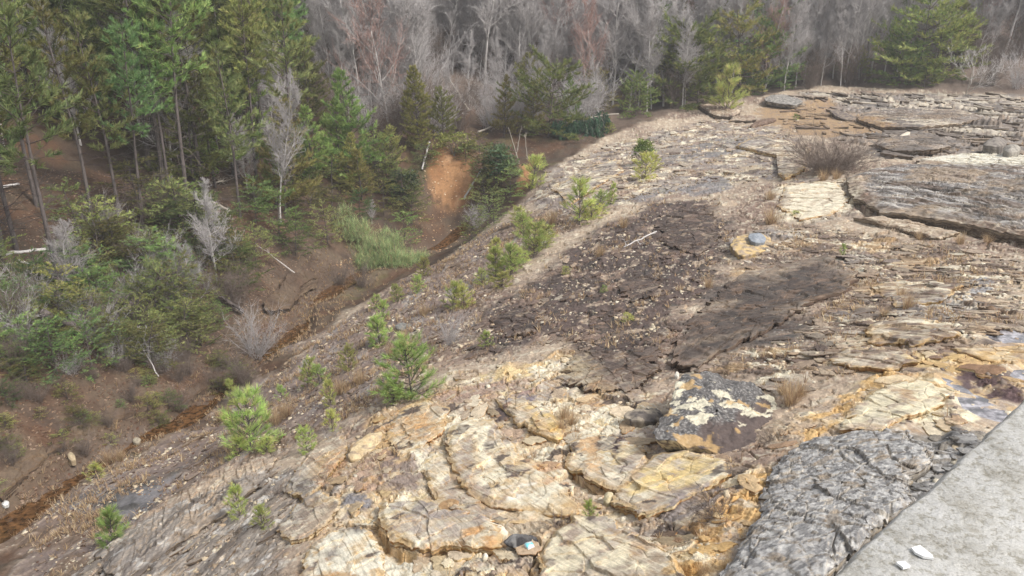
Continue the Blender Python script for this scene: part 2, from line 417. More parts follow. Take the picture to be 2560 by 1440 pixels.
STAINS = [(W(p), C(*k), a) for p, k, a in [
    ([(1500, 1095), (1545, 1108), (1562, 1130), (1562, 1160), (1585, 1178), (1555, 1192), (1528, 1180), (1520, 1150), (1495, 1125)], (92, 78, 80), 1),
    ([(1252, 1182), (1295, 1190), (1305, 1212), (1268, 1217), (1250, 1205)], (96, 80, 80), 1),
    ([(1250, 1008), (1278, 1012), (1272, 1055), (1232, 1050), (1240, 1030)], (104, 92, 90), 1),
    ([(1285, 995), (1300, 980), (1332, 975), (1340, 1005), (1310, 1022), (1285, 1015)], (138, 130, 138), .95),
    ([(835, 1272), (870, 1235), (915, 1240), (930, 1265), (900, 1285)], (140, 138, 142), .95),
    ([(860, 1230), (900, 1170), (960, 1120), (1000, 1150), (960, 1210), (920, 1240)], (176, 150, 132), .85),
    ([(1000, 1060), (1060, 1040), (1110, 1060), (1090, 1110), (1030, 1130)], (208, 170, 124), .8),
    ([(780, 1200), (850, 1130), (880, 1150), (830, 1220)], (196, 160, 128), .8),
    ([(1050, 1290), (1110, 1262), (1170, 1290), (1130, 1318)], (206, 184, 146), .8),
    ([(1130, 1350), (1200, 1340), (1260, 1360), (1230, 1390), (1160, 1385)], (206, 160, 108), .8),
    ([(1590, 1220), (1680, 1180), (1760, 1180), (1740, 1210), (1650, 1240)], (232, 196, 120), .8),
    ([(1330, 1160), (1390, 1150), (1410, 1220), (1360, 1230)], (206, 168, 134), .8),
    ([(1700, 1330), (1780, 1290), (1840, 1290), (1820, 1350), (1740, 1390)], (212, 172, 120), .85),
    ([(1480, 1380), (1540, 1372), (1560, 1400), (1500, 1410)], (196, 150, 116), .8),
    ([(1330, 1250), (1370, 1255), (1365, 1268), (1335, 1268)], (120, 92, 90), .9),
    ([(955, 1165), (1010, 1140), (1065, 1180), (1055, 1232), (990, 1222), (935, 1205)], (150, 134, 126), .9),
    ([(955, 1275), (1040, 1262), (1150, 1288), (1210, 1330), (1100, 1322), (1000, 1312)], (164, 154, 148), .9),
    ([(1610, 1300), (1700, 1252), (1800, 1212), (1835, 1238), (1760, 1285), (1650, 1318)], (156, 146, 142), .9),
    ([(1255, 1240), (1322, 1233), (1335, 1265), (1280, 1272)], (244, 238, 224), 1),
    ([(1185, 1088), (1235, 1083), (1215, 1140), (1245, 1190), (1262, 1240), (1215, 1232), (1178, 1160)], (242, 232, 206), .95),
    ([(740, 1460), (800, 1370), (870, 1325), (985, 1385), (1090, 1460)], (234, 228, 210), .95),
    ([(845, 1322), (905, 1310), (940, 1332), (880, 1346)], (112, 106, 106), .9),
    ([(800, 1400), (840, 1385), (860, 1410), (820, 1425)], (126, 118, 114), .8),
    ([(1350, 1460), (1375, 1372), (1450, 1328), (1570, 1370), (1620, 1460)], (240, 228, 198), .9),
    ([(1885, 1205), (1960, 1140), (2060, 1040), (2160, 950), (2260, 895), (2200, 980), (2080, 1070), (1960, 1180), (1905, 1290), (1790, 1440), (1640, 1460), (1780, 1340)], (220, 182, 124), .85),
    ([(2100, 1085), (2160, 1000), (2300, 955), (2400, 990), (2445, 1060), (2300, 1052)], (238, 228, 198), .9),
    ([(2375, 930), (2440, 922), (2545, 960), (2570, 1000), (2480, 988)], (104, 86, 86), 1),
    ([(1555, 1265), (1600, 1195), (1700, 1155), (1800, 1165), (1780, 1210), (1680, 1245)], (230, 206, 152), .85),
    ([(1440, 1120), (1480, 1110), (1510, 1150), (1490, 1200), (1450, 1180)], (212, 176, 134), .85),
    ([(1080, 1000), (1200, 960), (1330, 930), (1345, 985), (1200, 1010)], (168, 142, 128), .7),
    ([(1180, 930), (1320, 915), (1330, 945), (1200, 965)], (232, 208, 160), .9),
    ([(1380, 990), (1440, 900), (1470, 890), (1440, 960), (1400, 1020)], (228, 208, 172), .9),
    ([(1300, 1030), (1350, 1020), (1400, 1080), (1390, 1110), (1330, 1070)], (236, 206, 144), .9),
    ([(2350, 750), (2430, 740), (2450, 780), (2390, 800)], (210, 206, 198), .9),
    ([(2420, 700), (2480, 690), (2470, 740), (2430, 745)], (168, 168, 170), .9),
    ([(2210, 905), (2290, 870), (2420, 880), (2430, 905), (2300, 925)], (222, 194, 140), .7),
    ([(2180, 740), (2240, 735), (2260, 760), (2190, 775)], (112, 98, 96), .8),
]]


def lay(colr, c, m):
    m = m[..., None]
    return colr * (1 - m) + c * m


def build_terrain(X, Y):
    X = X.astype(f32); Y = Y.astype(f32)
    H = base_h(X, Y).astype(f32)
    n1 = fbm(X / 1.3, Y / 1.3, 1, 5)
    n2 = fbm(X / 0.35, Y / 0.35, 2, 4)
    n3 = fbm(X / 4.0, Y / 4.0, 3, 4)
    nf = fbm(X / 0.09, Y / 0.09, 4, 3)
    nw = fbm(X / 0.6, Y / 0.6, 44, 4)

    nb = fbm(X / 2.6, Y / 2.6, 45, 6, .6)

    def zone(P, soft=.35, amp=.5):
        return sst(-soft, soft, poly_sd(X, Y, P) + amp * 1.7 * nb + amp * .5 * n1 + amp * .25 * n2)
    rock = sst(-.4, .4, poly_sd(X, Y, ROCK) + .25 * n1)
    z = dict(yellow=zone(YELLOW, .4, .55), lichen=zone(LICHEN, .10, .12), dark=zone(DARK, .6, .55), slab=zone(SLAB, .5, .7), mixed=zone(MIXED, .5, .7), cream=zone(CREAM, .5, .7),
             greyr=zone(GREYR, .25, .3), white=zone(WHITE, .4, .5), white2=zone(WHITE2, .4, .6), farr=zone(FARR, .8, 1.0), strip=zone(STRIP, .6, .9),
             greyl=zone(GREYL, .3, .5), greyb=zone(GREYB, .3, .4), soilr=zone(SOILR, .5, .8), slide=zone(SLIDE, .4, .5), slide2=zone(SLIDE2, .2, .3),
             weta=zone(WETA, .3, .5), wetb=zone(WETB, .3, .5))
    pa1, pa2, pid, ptl = worley(*(lambda u_, v_: (u_ + .5 * n1, v_ + .4 * n2))(*rot(X, Y, STRIKE_Y, 1.5, .7)), 15)
    s1, s2_, sid, stl = worley(X / .24 + .3 * n2, Y / .24 + .3 * n2, 16)
    blk = ((sid - .5) + .5 * (pid - .5)) * sst(45, 12, np.hypot(X, Y))
    # --- named ledges
    edge = np.zeros_like(H)
    for P, h, L, g in LEDGES:
        reach = 3.2 * L + .5
        m = (X > P[:, 0].min() - reach) & (X < P[:, 0].max() + reach) & (Y > P[:, 1].min() - reach) & (Y < P[:, 1].max() + reach)
        if not m.any():
            continue
        x, y = X[m], Y[m]
        h = h * .34
        jag = .20 * n1[m] + .03 * n2[m] + .07 * blk[m]
        d, par, side = seg_dist(x, y, P)
        # high ground lies on the left of travel when h > 0
        sd = side * d * np.sign(h) + jag * min(1.0, abs(h) * 6)
        w = sst(0, .30, np.minimum(par, 1 - par)) * (.75 + .5 * np.clip(n1[m] + .3, 0, 1))
        up = np.exp(-np.clip(sd, 0, None) / L) * sst(-.01, .01, sd)
        # the beds of the riser step back one above another
        b1 = sst(.00, .03, sd - .09 - .05 * n1[m] - .05 * n2[m])
        b2 = sst(.00, .03, sd - .22 - .10 * n1[m] - .07 * n2[m])
        up2 = up * (.45 + .30 * b1 + .25 * b2)
        gap = np.exp(-(np.clip(-sd - .02, 0, None) / g) ** 2) * (sd < .0)
        H[m] += (abs(h) * up2 - .9 * g * gap - .12 * abs(h) * np.exp(-np.clip(-sd, 0, None) / .4) * (sd < 0)) * w
        edge[m] = np.maximum(edge[m], np.exp(-(sd / .07) ** 2) * w)
    # --- bedding terraces
    r = np.hypot(X - CEN[0], (Y - CEN[1]) * .8)
    qy = r / .85 + 1.1 * n1 + .05 * n2 + .7 * n3 + .13 * blk
    ux, uy = rot(X, Y, STRIKE_R, 3.4, .5)
    qr = -uy * .6 + 1.3 * fbm(ux, uy, 7, 3) + .3 * blk
    mx, my = rot(X, Y, STRIKE_M, 2.2, .45)
    qm = -my * .7 + 1.2 * fbm(mx, my, 8, 3) + .3 * blk
    fx, fy = rot(X, Y, STRIKE_R, 9.0, 1.7)
    qf = -fy * .9 + 1.5 * fbm(fx, fy, 17, 4) + .3 * n1
    lx, ly = rot(X, Y, STRIKE_L, 3.0, .7)
    ql = ly * .8 + 1.1 * fbm(lx, ly, 9, 3) + .3 * blk
    qd = 2.2 * fbm(X / 1.6, Y / 1.6, 10, 4) + .3 * blk

    nb2 = fbm(X / 1.1, Y / 1.1, 46, 4)

    def terr(q, thick, sharp=.86):
        k = np.floor(q); f = q - k
        t = .72 * thick * (.2 + 1.3 * hash1(k, 3) ** 1.5) * np.clip(.65 + .9 * nb2, .15, 1.5)
        ris = sst(.95, 1, f)
        slot = .7 * t * sst(.0, .012, f) * sst(.07, .035, f) * sst(-.1, .25, nb2)
        return t * (f - ris) - slot, sst(.88, .95, f) * (t > thick * .5), k
    wy = np.clip(z['yellow'], 0, 1)
    wr = np.clip(z['greyr'] + .5 * z['white2'], 0, 1)
    wf = z['farr'] * (1 - z['greyr'])
    wm = np.clip(z['mixed'], 0, 1)
    wl_ = np.clip(z['strip'] * .7 + z['greyb'], 0, 1)
    wd = np.clip(z['dark'] + z['cream'] + .4 * z['lichen'], 0, 1)
    tot = wy + wr + wm + wl_ + wd + wf + 1e-3
    k_soil = np.clip(1 - z['soilr'] - .6 * z['slab'], 0.1, 1)
    ris = np.zeros_like(H)
    lay_id = np.zeros_like(H)
    for w, q, t, s in ((wy, qy, .085, .88), (wr, qr, .20, .84), (wm, qm, .11, .84), (wl_, ql, .11, .84), (wd, qd, .10, .85), (wf, qf, .36, .85)):
        h, e, k = terr(q, t, s)
        H += h * w / np.maximum(tot, 1) * rock * k_soil
        ris = np.maximum(ris, e * w / np.maximum(tot, 1))
        lay_id = np.where(w > .5, hash1(k, 21), lay_id)
    # finer laminae and fractures
    a1, a2 = rot(X, Y, STRIKE_Y, .7, .16)
    ms_ = 2.2 * fbm(a1 + .4 * n1, a2 + .5 * n1, 35, 4) + 1.2 * n1
    H += .016 * (np.floor(ms_) - ms_ + sst(.9, 1, ms_ - np.floor(ms_))) * -1 * wy * rock
    for w, a, seed, sx, sy, amp in ((wy, STRIKE_Y, 31, .5, .06, .016), (wr, STRIKE_R, 32, 1.4, .09, .035), (wm, STRIKE_M, 33, .9, .06, .028), (wl_, STRIKE_L, 34, .8, .09, .025)):
        a1, a2 = rot(X, Y, a, sx, sy)
        H += amp * fbm(a1 + .3 * n1, a2 + .8 * n1, seed, 3) * w * rock * k_soil
    wx, wy_, wid, wtl = worley(X / .55 + .35 * n1, Y / .55 + .35 * n2, 5)
    crack = sst(.09, .03, wy_ - wx) * sst(-.05, .2, n3) * rock * k_soil
    H += rock * k_soil * ((.02 * (wid - .5) + .025 * wtl) * sst(-.5, .1, n3) - .05 * crack) * (1 - .85 * z['yellow'])
    H += rock * k_soil * (.065 * ptl + .022 * (pid - .5) - .035 * sst(.05, .015, pa2 - pa1) * (nb2 > -.15)) * (1 - .6 * z['dark'])
    H += rock * k_soil * (.016 * stl + .010 * (sid - .5)) * (1 - .55 * z['yellow']) * sst(-.35, .25, nb2 + .3 * wid)
    d1, d2, did, _t = worley(X / .16, Y / .16, 6)
    rough = np.clip(z['dark'] * (1 - z['slab']) + .6 * z['strip'] + .5 * z['cream'] + .4 * wm + .3 * z['farr'], 0, 1) * sst(65, 25, np.hypot(X, Y))
    H += rock * rough * .055 * (did - .35) * sst(.5, .1, d1) * sst(-.3, .3, nw + did - .5)
    H += rock * (.008 * nf + .010 * n2 * k_soil + .03 * n1 * k_soil)
    lw, _, lid, _t = worley(X / .22 + .5 * n2, Y / .12, 12)
    H += z['lichen'] * (.008 * n2 + .03 * n1 + .022 * (lid - .5) * sst(.6, .3, lw) + .006 * nf + .03 * blk)
    H += (1 - rock) * (.10 * n1 + .03 * n2 * (1 - np.clip(z['slide'] + sst(44, 50, Y), 0, 1)) + .25 * n3 * sst(30, 60, Y)) * 1.0
    for P, t_, l_, u_, k_ in SLABS:                          # hollow out the bed under each standing slab
        sd = poly_sd(X, Y, P, .3)
        H -= (.55 * t_ + .03) * sst(.03, .12, sd) * (1 if k_ != 'l' else .8)
    # --- creek bed
    d, par, _ = seg_dist(X, Y, CREEK)
    wid_ = np.clip(.27 + .12 * np.sin(par * 34) + .12 * n1 + .22 * n3 + .25 * np.exp(-par * 9), .14, .8)
    chan = sst(wid_ + .45, wid_ * .6, d)
    H -= .42 * chan
    # --- puddle hollows
    pud = np.zeros_like(H)
    lev = []
    for P in PUDDLES:
        zc = float(np.median(base_h(P[:, 0], P[:, 1])))
        sd = poly_sd(X, Y, P, 3.0) + .05 * n2 + .09 * n1
        m = sst(-.35, -.02, sd)
        H = H * (1 - m) + (zc - .012 - .03 * sst(-.06, .1, sd) + .03 * np.maximum(n1, -.2) + .010 * n2) * m
        near = sst(-.5, -.25, sd)
        H = np.maximum(H, (zc + .004 + .02 * (n1 + .5) - .6 * sst(-.02, -.5, sd) - .05 * sst(-.08, .0, sd)) * near + -99 * (near <= 0) + H * (1 - near) * (near > 0))
        pud = np.maximum(pud, sst(-.25, .03, sd))
        lev.append(zc - .028)

    # ------------------------------------------------ colour of the stone and soil itself
    g = np.clip(.5 + .5 * n1, 0, 1)
    c = np.ones(X.shape + (3,), f32) * TAN
    c = lay(c, BROWN, sst(.3, .7, .5 + .5 * n3 + .25 * n2))
    c = lay(c, CREAMC, sst(.5, .8, .5 + .5 * n2 + .2 * nf) * .5)
    # yellow beds
    m = z['yellow']
    cy = np.ones_like(c) * YELLO
    cy = lay(cy, CREAMC, sst(.42, .56, lay_id + .30 * n2 + .35 * (pid - .5)))
    cy = lay(cy, OCHRE, sst(.55, .9, hash1(np.floor(qy), 5) + .3 * n1) * .8)
    cy = lay(cy, ORANG, sst(.22, .55, fbm(X / 1.1, Y / 1.1, 71, 6)) * .5)
    cy = lay(cy, C(172, 158, 150), sst(.15, .35, fbm(X / 1.5, Y / 1.5, 72, 6)) * .8)
    cy = lay(cy, C(196, 170, 138), sst(.12, .4, fbm(X / .4, Y / .4, 74, 5)) * .6)
    cy = lay(cy, C(176, 158, 140), (pid > .72) * .6)
    cy = lay(cy, BROWN, (sid > .9) * sst(-.1, .3, nb2) * .4)
    a1, a2 = rot(X, Y, STRIKE_Y, .5, .07)
    st = fbm(a1 + .3 * n1, a2 + .6 * n1, 75, 4)
    cy = lay(cy, OCHRE * .8, sst(.2, .7, st) * .5)
    cy = lay(cy, CREAMC * 1.05, sst(.15, .6, -st) * .4)
    cy = lay(cy, PURPL, sst(.40, .46, fbm(X / .9, Y / .7, 73, 5)) * .9)
    c = lay(c, cy, m)
    # cream, broken pavement
    cc = np.ones_like(c) * TAN
    cc = lay(cc, CREAMC, sst(.45, .6, lay_id + .3 * n2))
    cc = lay(cc, BROWN, sst(.0, .25, fbm(X / .8, Y / .8, 81, 5)) * .85)
    cc = lay(cc, C(146, 136, 130), (pid > .6) * .7)
    cc = lay(cc, YELLO, sst(.2, .6, fbm(X / 1.8, Y / 1.8, 82, 4)) * .4)
    cc = lay(cc, C(150, 142, 140), sst(.1, .3, fbm(X / 1.6, Y / 1.2, 84, 5)) * .7)
    cc = lay(cc, PURPL, sst(.3, .45, fbm(X / 1.1, Y / 1.1, 83, 5)) * .75)
    c = lay(c, cc, z['cream'])
    c = lay(c, lay(lay(np.ones_like(c) * C(226, 215, 192), TAN, sst(.0, .4, nb2) * .7), CREAMC, sst(.1, .3, n2)), z['white'])
    # dark, mossy crust with pale chips
    cd = np.ones_like(c) * C(106, 92, 87)
    cd = lay(cd, PURPL, sst(-.1, .3, n3 + .5 * n2))
    cd = lay(cd, C(86, 76, 72), sst(.1, .25, fbm(lx * 1.5, ly * 2.5, 97, 5)) * .8)
    cd = lay(cd, BROWN, sst(.22, .4, fbm(X / 1.3, Y / 1.3, 91, 5)) * .7)
    cd = lay(cd, TAN, sst(.34, .46, fbm(X / .55, Y / .55, 92, 5)) * .8)
    cd = lay(cd, DGREY * .75, sst(.35, .6, fbm(X / .5, Y / .5, 93, 4)) * .7)
    spk = sst(.24, .10, d1) * (did > .70) * sst(-.2, .5, fbm(X / .9, Y / .9, 94, 4) + .1)
    cd = lay(cd, CREAMC * .95, spk * .85)
    c = lay(c, cd, z['dark'])
    cs = np.ones_like(c) * C(100, 91, 86)
    cs = lay(cs, C(118, 106, 98), sst(-.1, .3, n1 + .5 * nb2))
    cs = lay(cs, DGREY, sst(.0, .2, fbm(mx * 1.2, my * 2, 95, 5)) * .8)
    cs = lay(cs, C(146, 124, 108), sst(.22, .4, fbm(X / .8, Y / .8, 96, 5)) * .8)
    cs = lay(cs, C(84, 76, 72), (pid > .6) * .6)
    cs = lay(cs, LGREY, sst(.12, .05, d1) * (did > .86) * .9)
    c = lay(c, cs, z['slab'])
    # mixed laminated ground
    ms = fbm(mx * 1.3 + .3 * n1, my * 1.3 + .5 * n1, 101, 5)
    ms2 = fbm(mx * 3 + .5 * n1, my * 3, 102, 4)
    cm = np.ones_like(c) * C(178, 158, 136)
    cm = lay(cm, CREAMC, sst(.22, .4, ms))
    cm = lay(cm, PURPL, sst(.05, .2, -ms) * .85)
    cm = lay(cm, C(120, 108, 100), sst(.1, .25, nb2 + .4 * ms2) * .7)
    cm = lay(cm, BROWN, sst(.1, .5, ms2) * .7)
    cm = lay(cm, OCHRE, sst(.25, .6, fbm(X / 2, Y / 2, 103, 4)) * .4)
    cm = lay(cm, GREY, sst(.2, .5, fbm(X / 2.4, Y / 2.4, 104, 4)) * .6)
    cm = lay(cm, LGREY, spk * .7)
    c = lay(c, cm, z['mixed'] * (1 - z['slab']))
    # grey laminated upper beds
    rs = fbm(ux * 1.6 + .3 * n1, uy * 2.2 + .4 * n1, 111, 5)
    rs2 = fbm(ux * 3, uy * 5, 112, 4)
    cr = np.ones_like(c) * GREY
    cr = lay(cr, C(196, 192, 186), sst(.12, .4, rs))
    cr = lay(cr, C(112, 108, 106), sst(.05, .4, -rs))
    cr = lay(cr, DGREY, sst(.3, .6, rs2) * .8)
    cr = lay(cr, C(168, 152, 134), sst(.0, .3, fbm(X / 2.5, Y / 2.5, 113, 5)) * .8)
    cr = lay(cr, C(126, 112, 102), sst(.15, .35, fbm(ux * .8, uy * 1.2, 115, 5)) * .8)
    c = lay(c, cr, z['greyr'])
    cf = lay(cr, C(150, 136, 124), np.ones_like(H) * .45)
    cf = lay(cf, TAN, sst(.0, .5, n3 + .3 * n1) * .5)
    cf = lay(cf, C(116, 112, 110), sst(.2, .5, fbm(X / 3.5, Y / 2.0, 114, 4)) * .7)
    kf = hash1(np.floor(qf), 27)
    cf = lay(cf, C(210, 200, 182), (kf > .72) * sst(-.4, .2, n1) * .8)
    cf = lay(cf, C(120, 114, 110), (kf < .3) * sst(-.5, .1, n1) * .8)
    c = lay(c, cf, z['farr'])
    c = lay(c, C(232, 228, 214), z['white2'] * sst(-.6, .1, n2 + .4))
    # lichen rock
    cl = np.ones_like(c) * C(142, 140, 138)
    ln = fbm(X / .16 + .4 * n2, Y / .11, 121, 5)
    cl = lay(cl, C(186, 184, 182), sst(.0, .4, ln))
    cl = lay(cl, C(98, 97, 98), sst(.05, .45, -ln) * .8)
    cl = lay(cl, C(222, 221, 218), (sid > .8) * sst(.3, .1, s1) * .8)
    cl = lay(cl, C(150, 138, 120), sst(.35, .7, n1) * .6)
    c = lay(c, cl, z['lichen'])
    # left strip: soil, litter and dull stone
    cst = np.ones_like(c) * C(142, 126, 118)
    cst = lay(cst, SOIL, sst(-.1, .4, n3 + .5 * n1))
    cst = lay(cst, GREY, sst(.2, .5, fbm(lx, ly, 131, 4)) * .7)
    cst = lay(cst, C(132, 118, 112), sst(.0, .3, nb2) * .8)
    cst = lay(cst, TAN, sst(.2, .6, n2) * .4)
    cst = lay(cst, CREAMC, spk * .7)
    c = lay(c, cst, z['strip'] * (1 - z['yellow']) * (1 - .7 * z['dark']))
    cgb = np.ones_like(c) * C(158, 150, 142)
    cgb = lay(cgb, C(112, 106, 102), sst(.0, .4, fbm(lx * 1.4, ly * 2, 132, 5)))
    cgb = lay(cgb, TAN, sst(.1, .5, fbm(lx, ly * 1.5, 133, 4)) * .8)
    cgb = lay(cgb, LGREY, sst(.2, .5, n2) * .5)
    c = lay(c, cgb, z['greyb'] * .9)
    c = lay(c, lay(np.ones_like(c) * C(128, 126, 128), DGREY, sst(.0, .5, n1)), z['greyl'])
    c = lay(c, lay(np.ones_like(c) * C(178, 150, 116), BROWN, sst(.1, .5, n2)), z['soilr'] * .9)
    wet = np.maximum(z['weta'], z['wetb']) * sst(-.15, .05, n1 + .5 * nb2 + .12)
    c = lay(c, C(140, 136, 138), wet * .75)
    for P, cc_, am in STAINS:
        sd = poly_sd(X, Y, P, 1.5)
        if (sd > -.6).any():
            c = lay(c, cc_ * (1 + .10 * n2)[..., None] * np.ones_like(c), am * sst(-.07, .07, sd + .20 * n1 + .12 * n2 + .05 * nf) * sst(.75, .45, .5 + .5 * fbm(X / .35, Y / .35, 150, 4)))
    # risers show fresh ochre stone
    fresh = np.clip(edge * .8 + ris * .5, 0, 1) * np.clip(z['yellow'] + .35 * z['mixed'] + .35 * z['cream'] + .2 * z['greyr'], 0, 1)
    c = lay(c, lay(np.ones_like(c) * OCHRE, ORANG, sst(.1, .7, n2)), fresh * .7)
    # the wood's floor
    cw = np.ones_like(c) * C(92, 77, 66)
    cw = lay(cw, C(102, 78, 62), sst(-.3, .4, n3))
    cw = lay(cw, C(84, 72, 64), sst(.05, .4, nb2) * .7)
    cw = lay(cw, C(88, 78, 66), sst(.0, .5, n1) * .7)
    cw = lay(cw, MOSS, sst(.35, .7, fbm(X / 3, Y / 3, 141, 4)) * .6 * sst(70, 50, Y))
    cw = lay(cw, C(134, 120, 110), sst(58, 70, Y) * .75)
    low = np.exp(-(d / 2.2) ** 2)
    cw = lay(cw, C(118, 102, 86), low * sst(-.4, .3, n1) * .8)
    cw = lay(cw, C(98, 82, 70), sst(.9, .3, d) * .8)
    csl = np.ones_like(c) * CLAY
    csl = lay(csl, C(158, 112, 76), sst(-.2, .5, n1) * .8)
    csl = lay(csl, C(216, 178, 138), sst(.3, .7, n1 + .5 * n3) * .5)
    cw = lay(cw, csl, np.clip(z['slide'] + z['slide2'], 0, 1) * .9)
    keep = np.clip(rock + .95 * z['strip'] + z['greyl'], 0, 1)
    c = cw * (1 - keep[..., None]) + c * keep[..., None]
    # small-scale mottling of the stone
    c = c * (1 + .10 * nf + .10 * n2)[..., None]
    wetm = np.clip(wet + pud * .8 + .9 * sst(.5, .2, d) + .35 * z['slab'], 0, 1)
    return H, np.clip(c, .01, .85), wetm, rock, lev


# polar sheet centred under the camera: fine where the land is near, coarse far off and to the sides
a_in = np.linspace(-37.6, 37.6, 1400)
a_out = np.linspace(39, 100, 26)
ANG = np.radians(np.concatenate([-a_out[::-1], a_in, a_out])).astype(np.float64)
dep = np.linspace(math.atan(9 / 6.5), math.atan(9 / 80.0), 1080)
RAD = np.concatenate([np.linspace(1.0, 6.4, 12), 9 / np.tan(dep), np.linspace(80.5, 120, 70), np.linspace(122, 230, 50)])
GA, GR = np.meshgrid(ANG, RAD)
GX_, GY_ = GR * np.sin(GA), GR * np.cos(GA)
GH, GC, GW, GK, PLEV = build_terrain(GX_, GY_)


def ground_z(x, y):
    """height of the finished ground"""
    x = np.asarray(x, float); y = np.asarray(y, float)
    r = np.hypot(x, y); a = np.arctan2(x, y)
    fi = np.clip(np.interp(r, RAD, np.arange(len(RAD))), 0, len(RAD) - 1.001)
    fj = np.clip(np.interp(a, ANG, np.arange(len(ANG))), 0, len(ANG) - 1.001)
    i = fi.astype(int); j = fj.astype(int); u = fi - i; v = fj - j
    return (GH[i, j] * (1 - u) * (1 - v) + GH[i + 1, j] * u * (1 - v) + GH[i, j + 1] * (1 - u) * v + GH[i + 1, j + 1] * u * v)


def grid_sample(G, x, y):
    r = np.hypot(x, y); a = np.arctan2(x, y)
    i = np.clip(np.round(np.interp(r, RAD, np.arange(len(RAD)))).astype(int), 0, len(RAD) - 1)
    j = np.clip(np.round(np.interp(a, ANG, np.arange(len(ANG)))).astype(int), 0, len(ANG) - 1)
    return G[i, j]


def hit(px, py):
    """place on the finished ground seen at a photo pixel"""
    return hit_on(ground_z, px, py)


# ------------------------------------------------------------------ mesh + object helpers
def mesh_np(name, V, F, colors=None, smooth=False):
    """V (n,3), F (m,k) one polygon size"""
    V = np.ascontiguousarray(V, f32); F = np.ascontiguousarray(F, np.int32)
    me = bpy.data.meshes.new(name)
    me.vertices.add(len(V)); me.vertices.foreach_set("co", V.ravel())
    m, k = F.shape
    me.loops.add(m * k); me.loops.foreach_set("vertex_index", F.ravel())
    me.polygons.add(m)
    me.polygons.foreach_set("loop_start", np.arange(0, m * k, k, dtype=np.int32))
    me.polygons.foreach_set("loop_total", np.full(m, k, np.int32))
    if smooth:
        me.polygons.foreach_set("use_smooth", np.ones(m, bool))
    if colors is not None:
        at = me.attributes.new("tint", 'FLOAT_COLOR', 'POINT')
        cc = np.ones((len(V), 4), f32)
        cc[:, :3] = colors
        at.data.foreach_set("color", cc.ravel())
    me.update(calc_edges=True)
    return me


def obj(name, me, mat=None, parent=None, loc=None):
    o = bpy.data.objects.new(name, me)
    col.objects.link(o)
    if mat is not None and len(me.materials) == 0:
        me.materials.append(mat)
    if parent is not None:
        o.parent = parent
    if loc is not None:
        o.location = loc
    return o


def tag(o, label, cat, group=None):
    o['label'] = label
    o['category'] = cat
    o['kind'] = 'thing'
    if group:
        o['group'] = group
    return o


def thing(name, loc, label, cat, group=None, rz=0.0):
    o = bpy.data.objects.new(name, None)
    o.empty_display_size = .3
    col.objects.link(o)
    o.location = loc
    o.rotation_euler = (0, 0, rz)
    return tag(o, label, cat, group)


def dup(root, loc, rz, sc, label, group=None, tilt=(0, 0)):
    r = root.copy(); col.objects.link(r)
    r.location = loc; r.rotation_euler = (tilt[0], tilt[1], rz)
    r.scale = sc if isinstance(sc, tuple) else (sc, sc, sc)
    r['label'] = label
    if group:
        r['group'] = group
    elif 'group' in r:
        del r['group']
    for ch in root.children:
        c = ch.copy(); col.objects.link(c); c.parent = r
        for g in ch.children:
            d = g.copy(); col.objects.link(d); d.parent = c
    return r


# ------------------------------------------------------------------ materials
def new_mat(name):
    m = bpy.data.materials.new(name)
    m.use_nodes = True
    nt = m.node_tree
    nt.nodes.clear()
    out = nt.nodes.new("ShaderNodeOutputMaterial")
    bs = nt.nodes.new("ShaderNodeBsdfPrincipled")
    nt.links.new(bs.outputs[0], out.inputs['Surface'])
    return m, nt, bs


def N(nt, t, **kw):
    n = nt.nodes.new(t)
    for k, v in kw.items():
        setattr(n, k, v)
    return n


def noise(nt, scale, detail=4, rough=.6, obj_space=False):
    n = N(nt, "ShaderNodeTexNoise")
    n.inputs['Scale'].default_value = scale
    n.inputs['Detail'].default_value = detail
    n.inputs['Roughness'].default_value = rough
    tc = N(nt, "ShaderNodeTexCoord")
    nt.links.new(tc.outputs['Object'], n.inputs['Vector'])
    return n


def ramp(nt, src, stops):
    r = N(nt, "ShaderNodeValToRGB")
    e = r.color_ramp.elements
    while len(e) < len(stops):
        e.new(.5)
    for k, (p, c) in enumerate(stops):
        e[k].position = p
        e[k].color = (*c, 1) if len(c) == 3 else c
    nt.links.new(src, r.inputs[0])
    return r


def mixc(nt, a, b, fac, mode='MIX'):
    m = N(nt, "ShaderNodeMix", data_type='RGBA', blend_type=mode)
    for s, v in ((6, a), (7, b)):
        if hasattr(v, 'links') or hasattr(v, 'is_output'):
            nt.links.new(v, m.inputs[s])
        else:
            m.inputs[s].default_value = (*v, 1)
    if hasattr(fac, 'is_output'):
        nt.links.new(fac, m.inputs[0])
    else:
        m.inputs[0].default_value = fac
    return m.outputs[2]


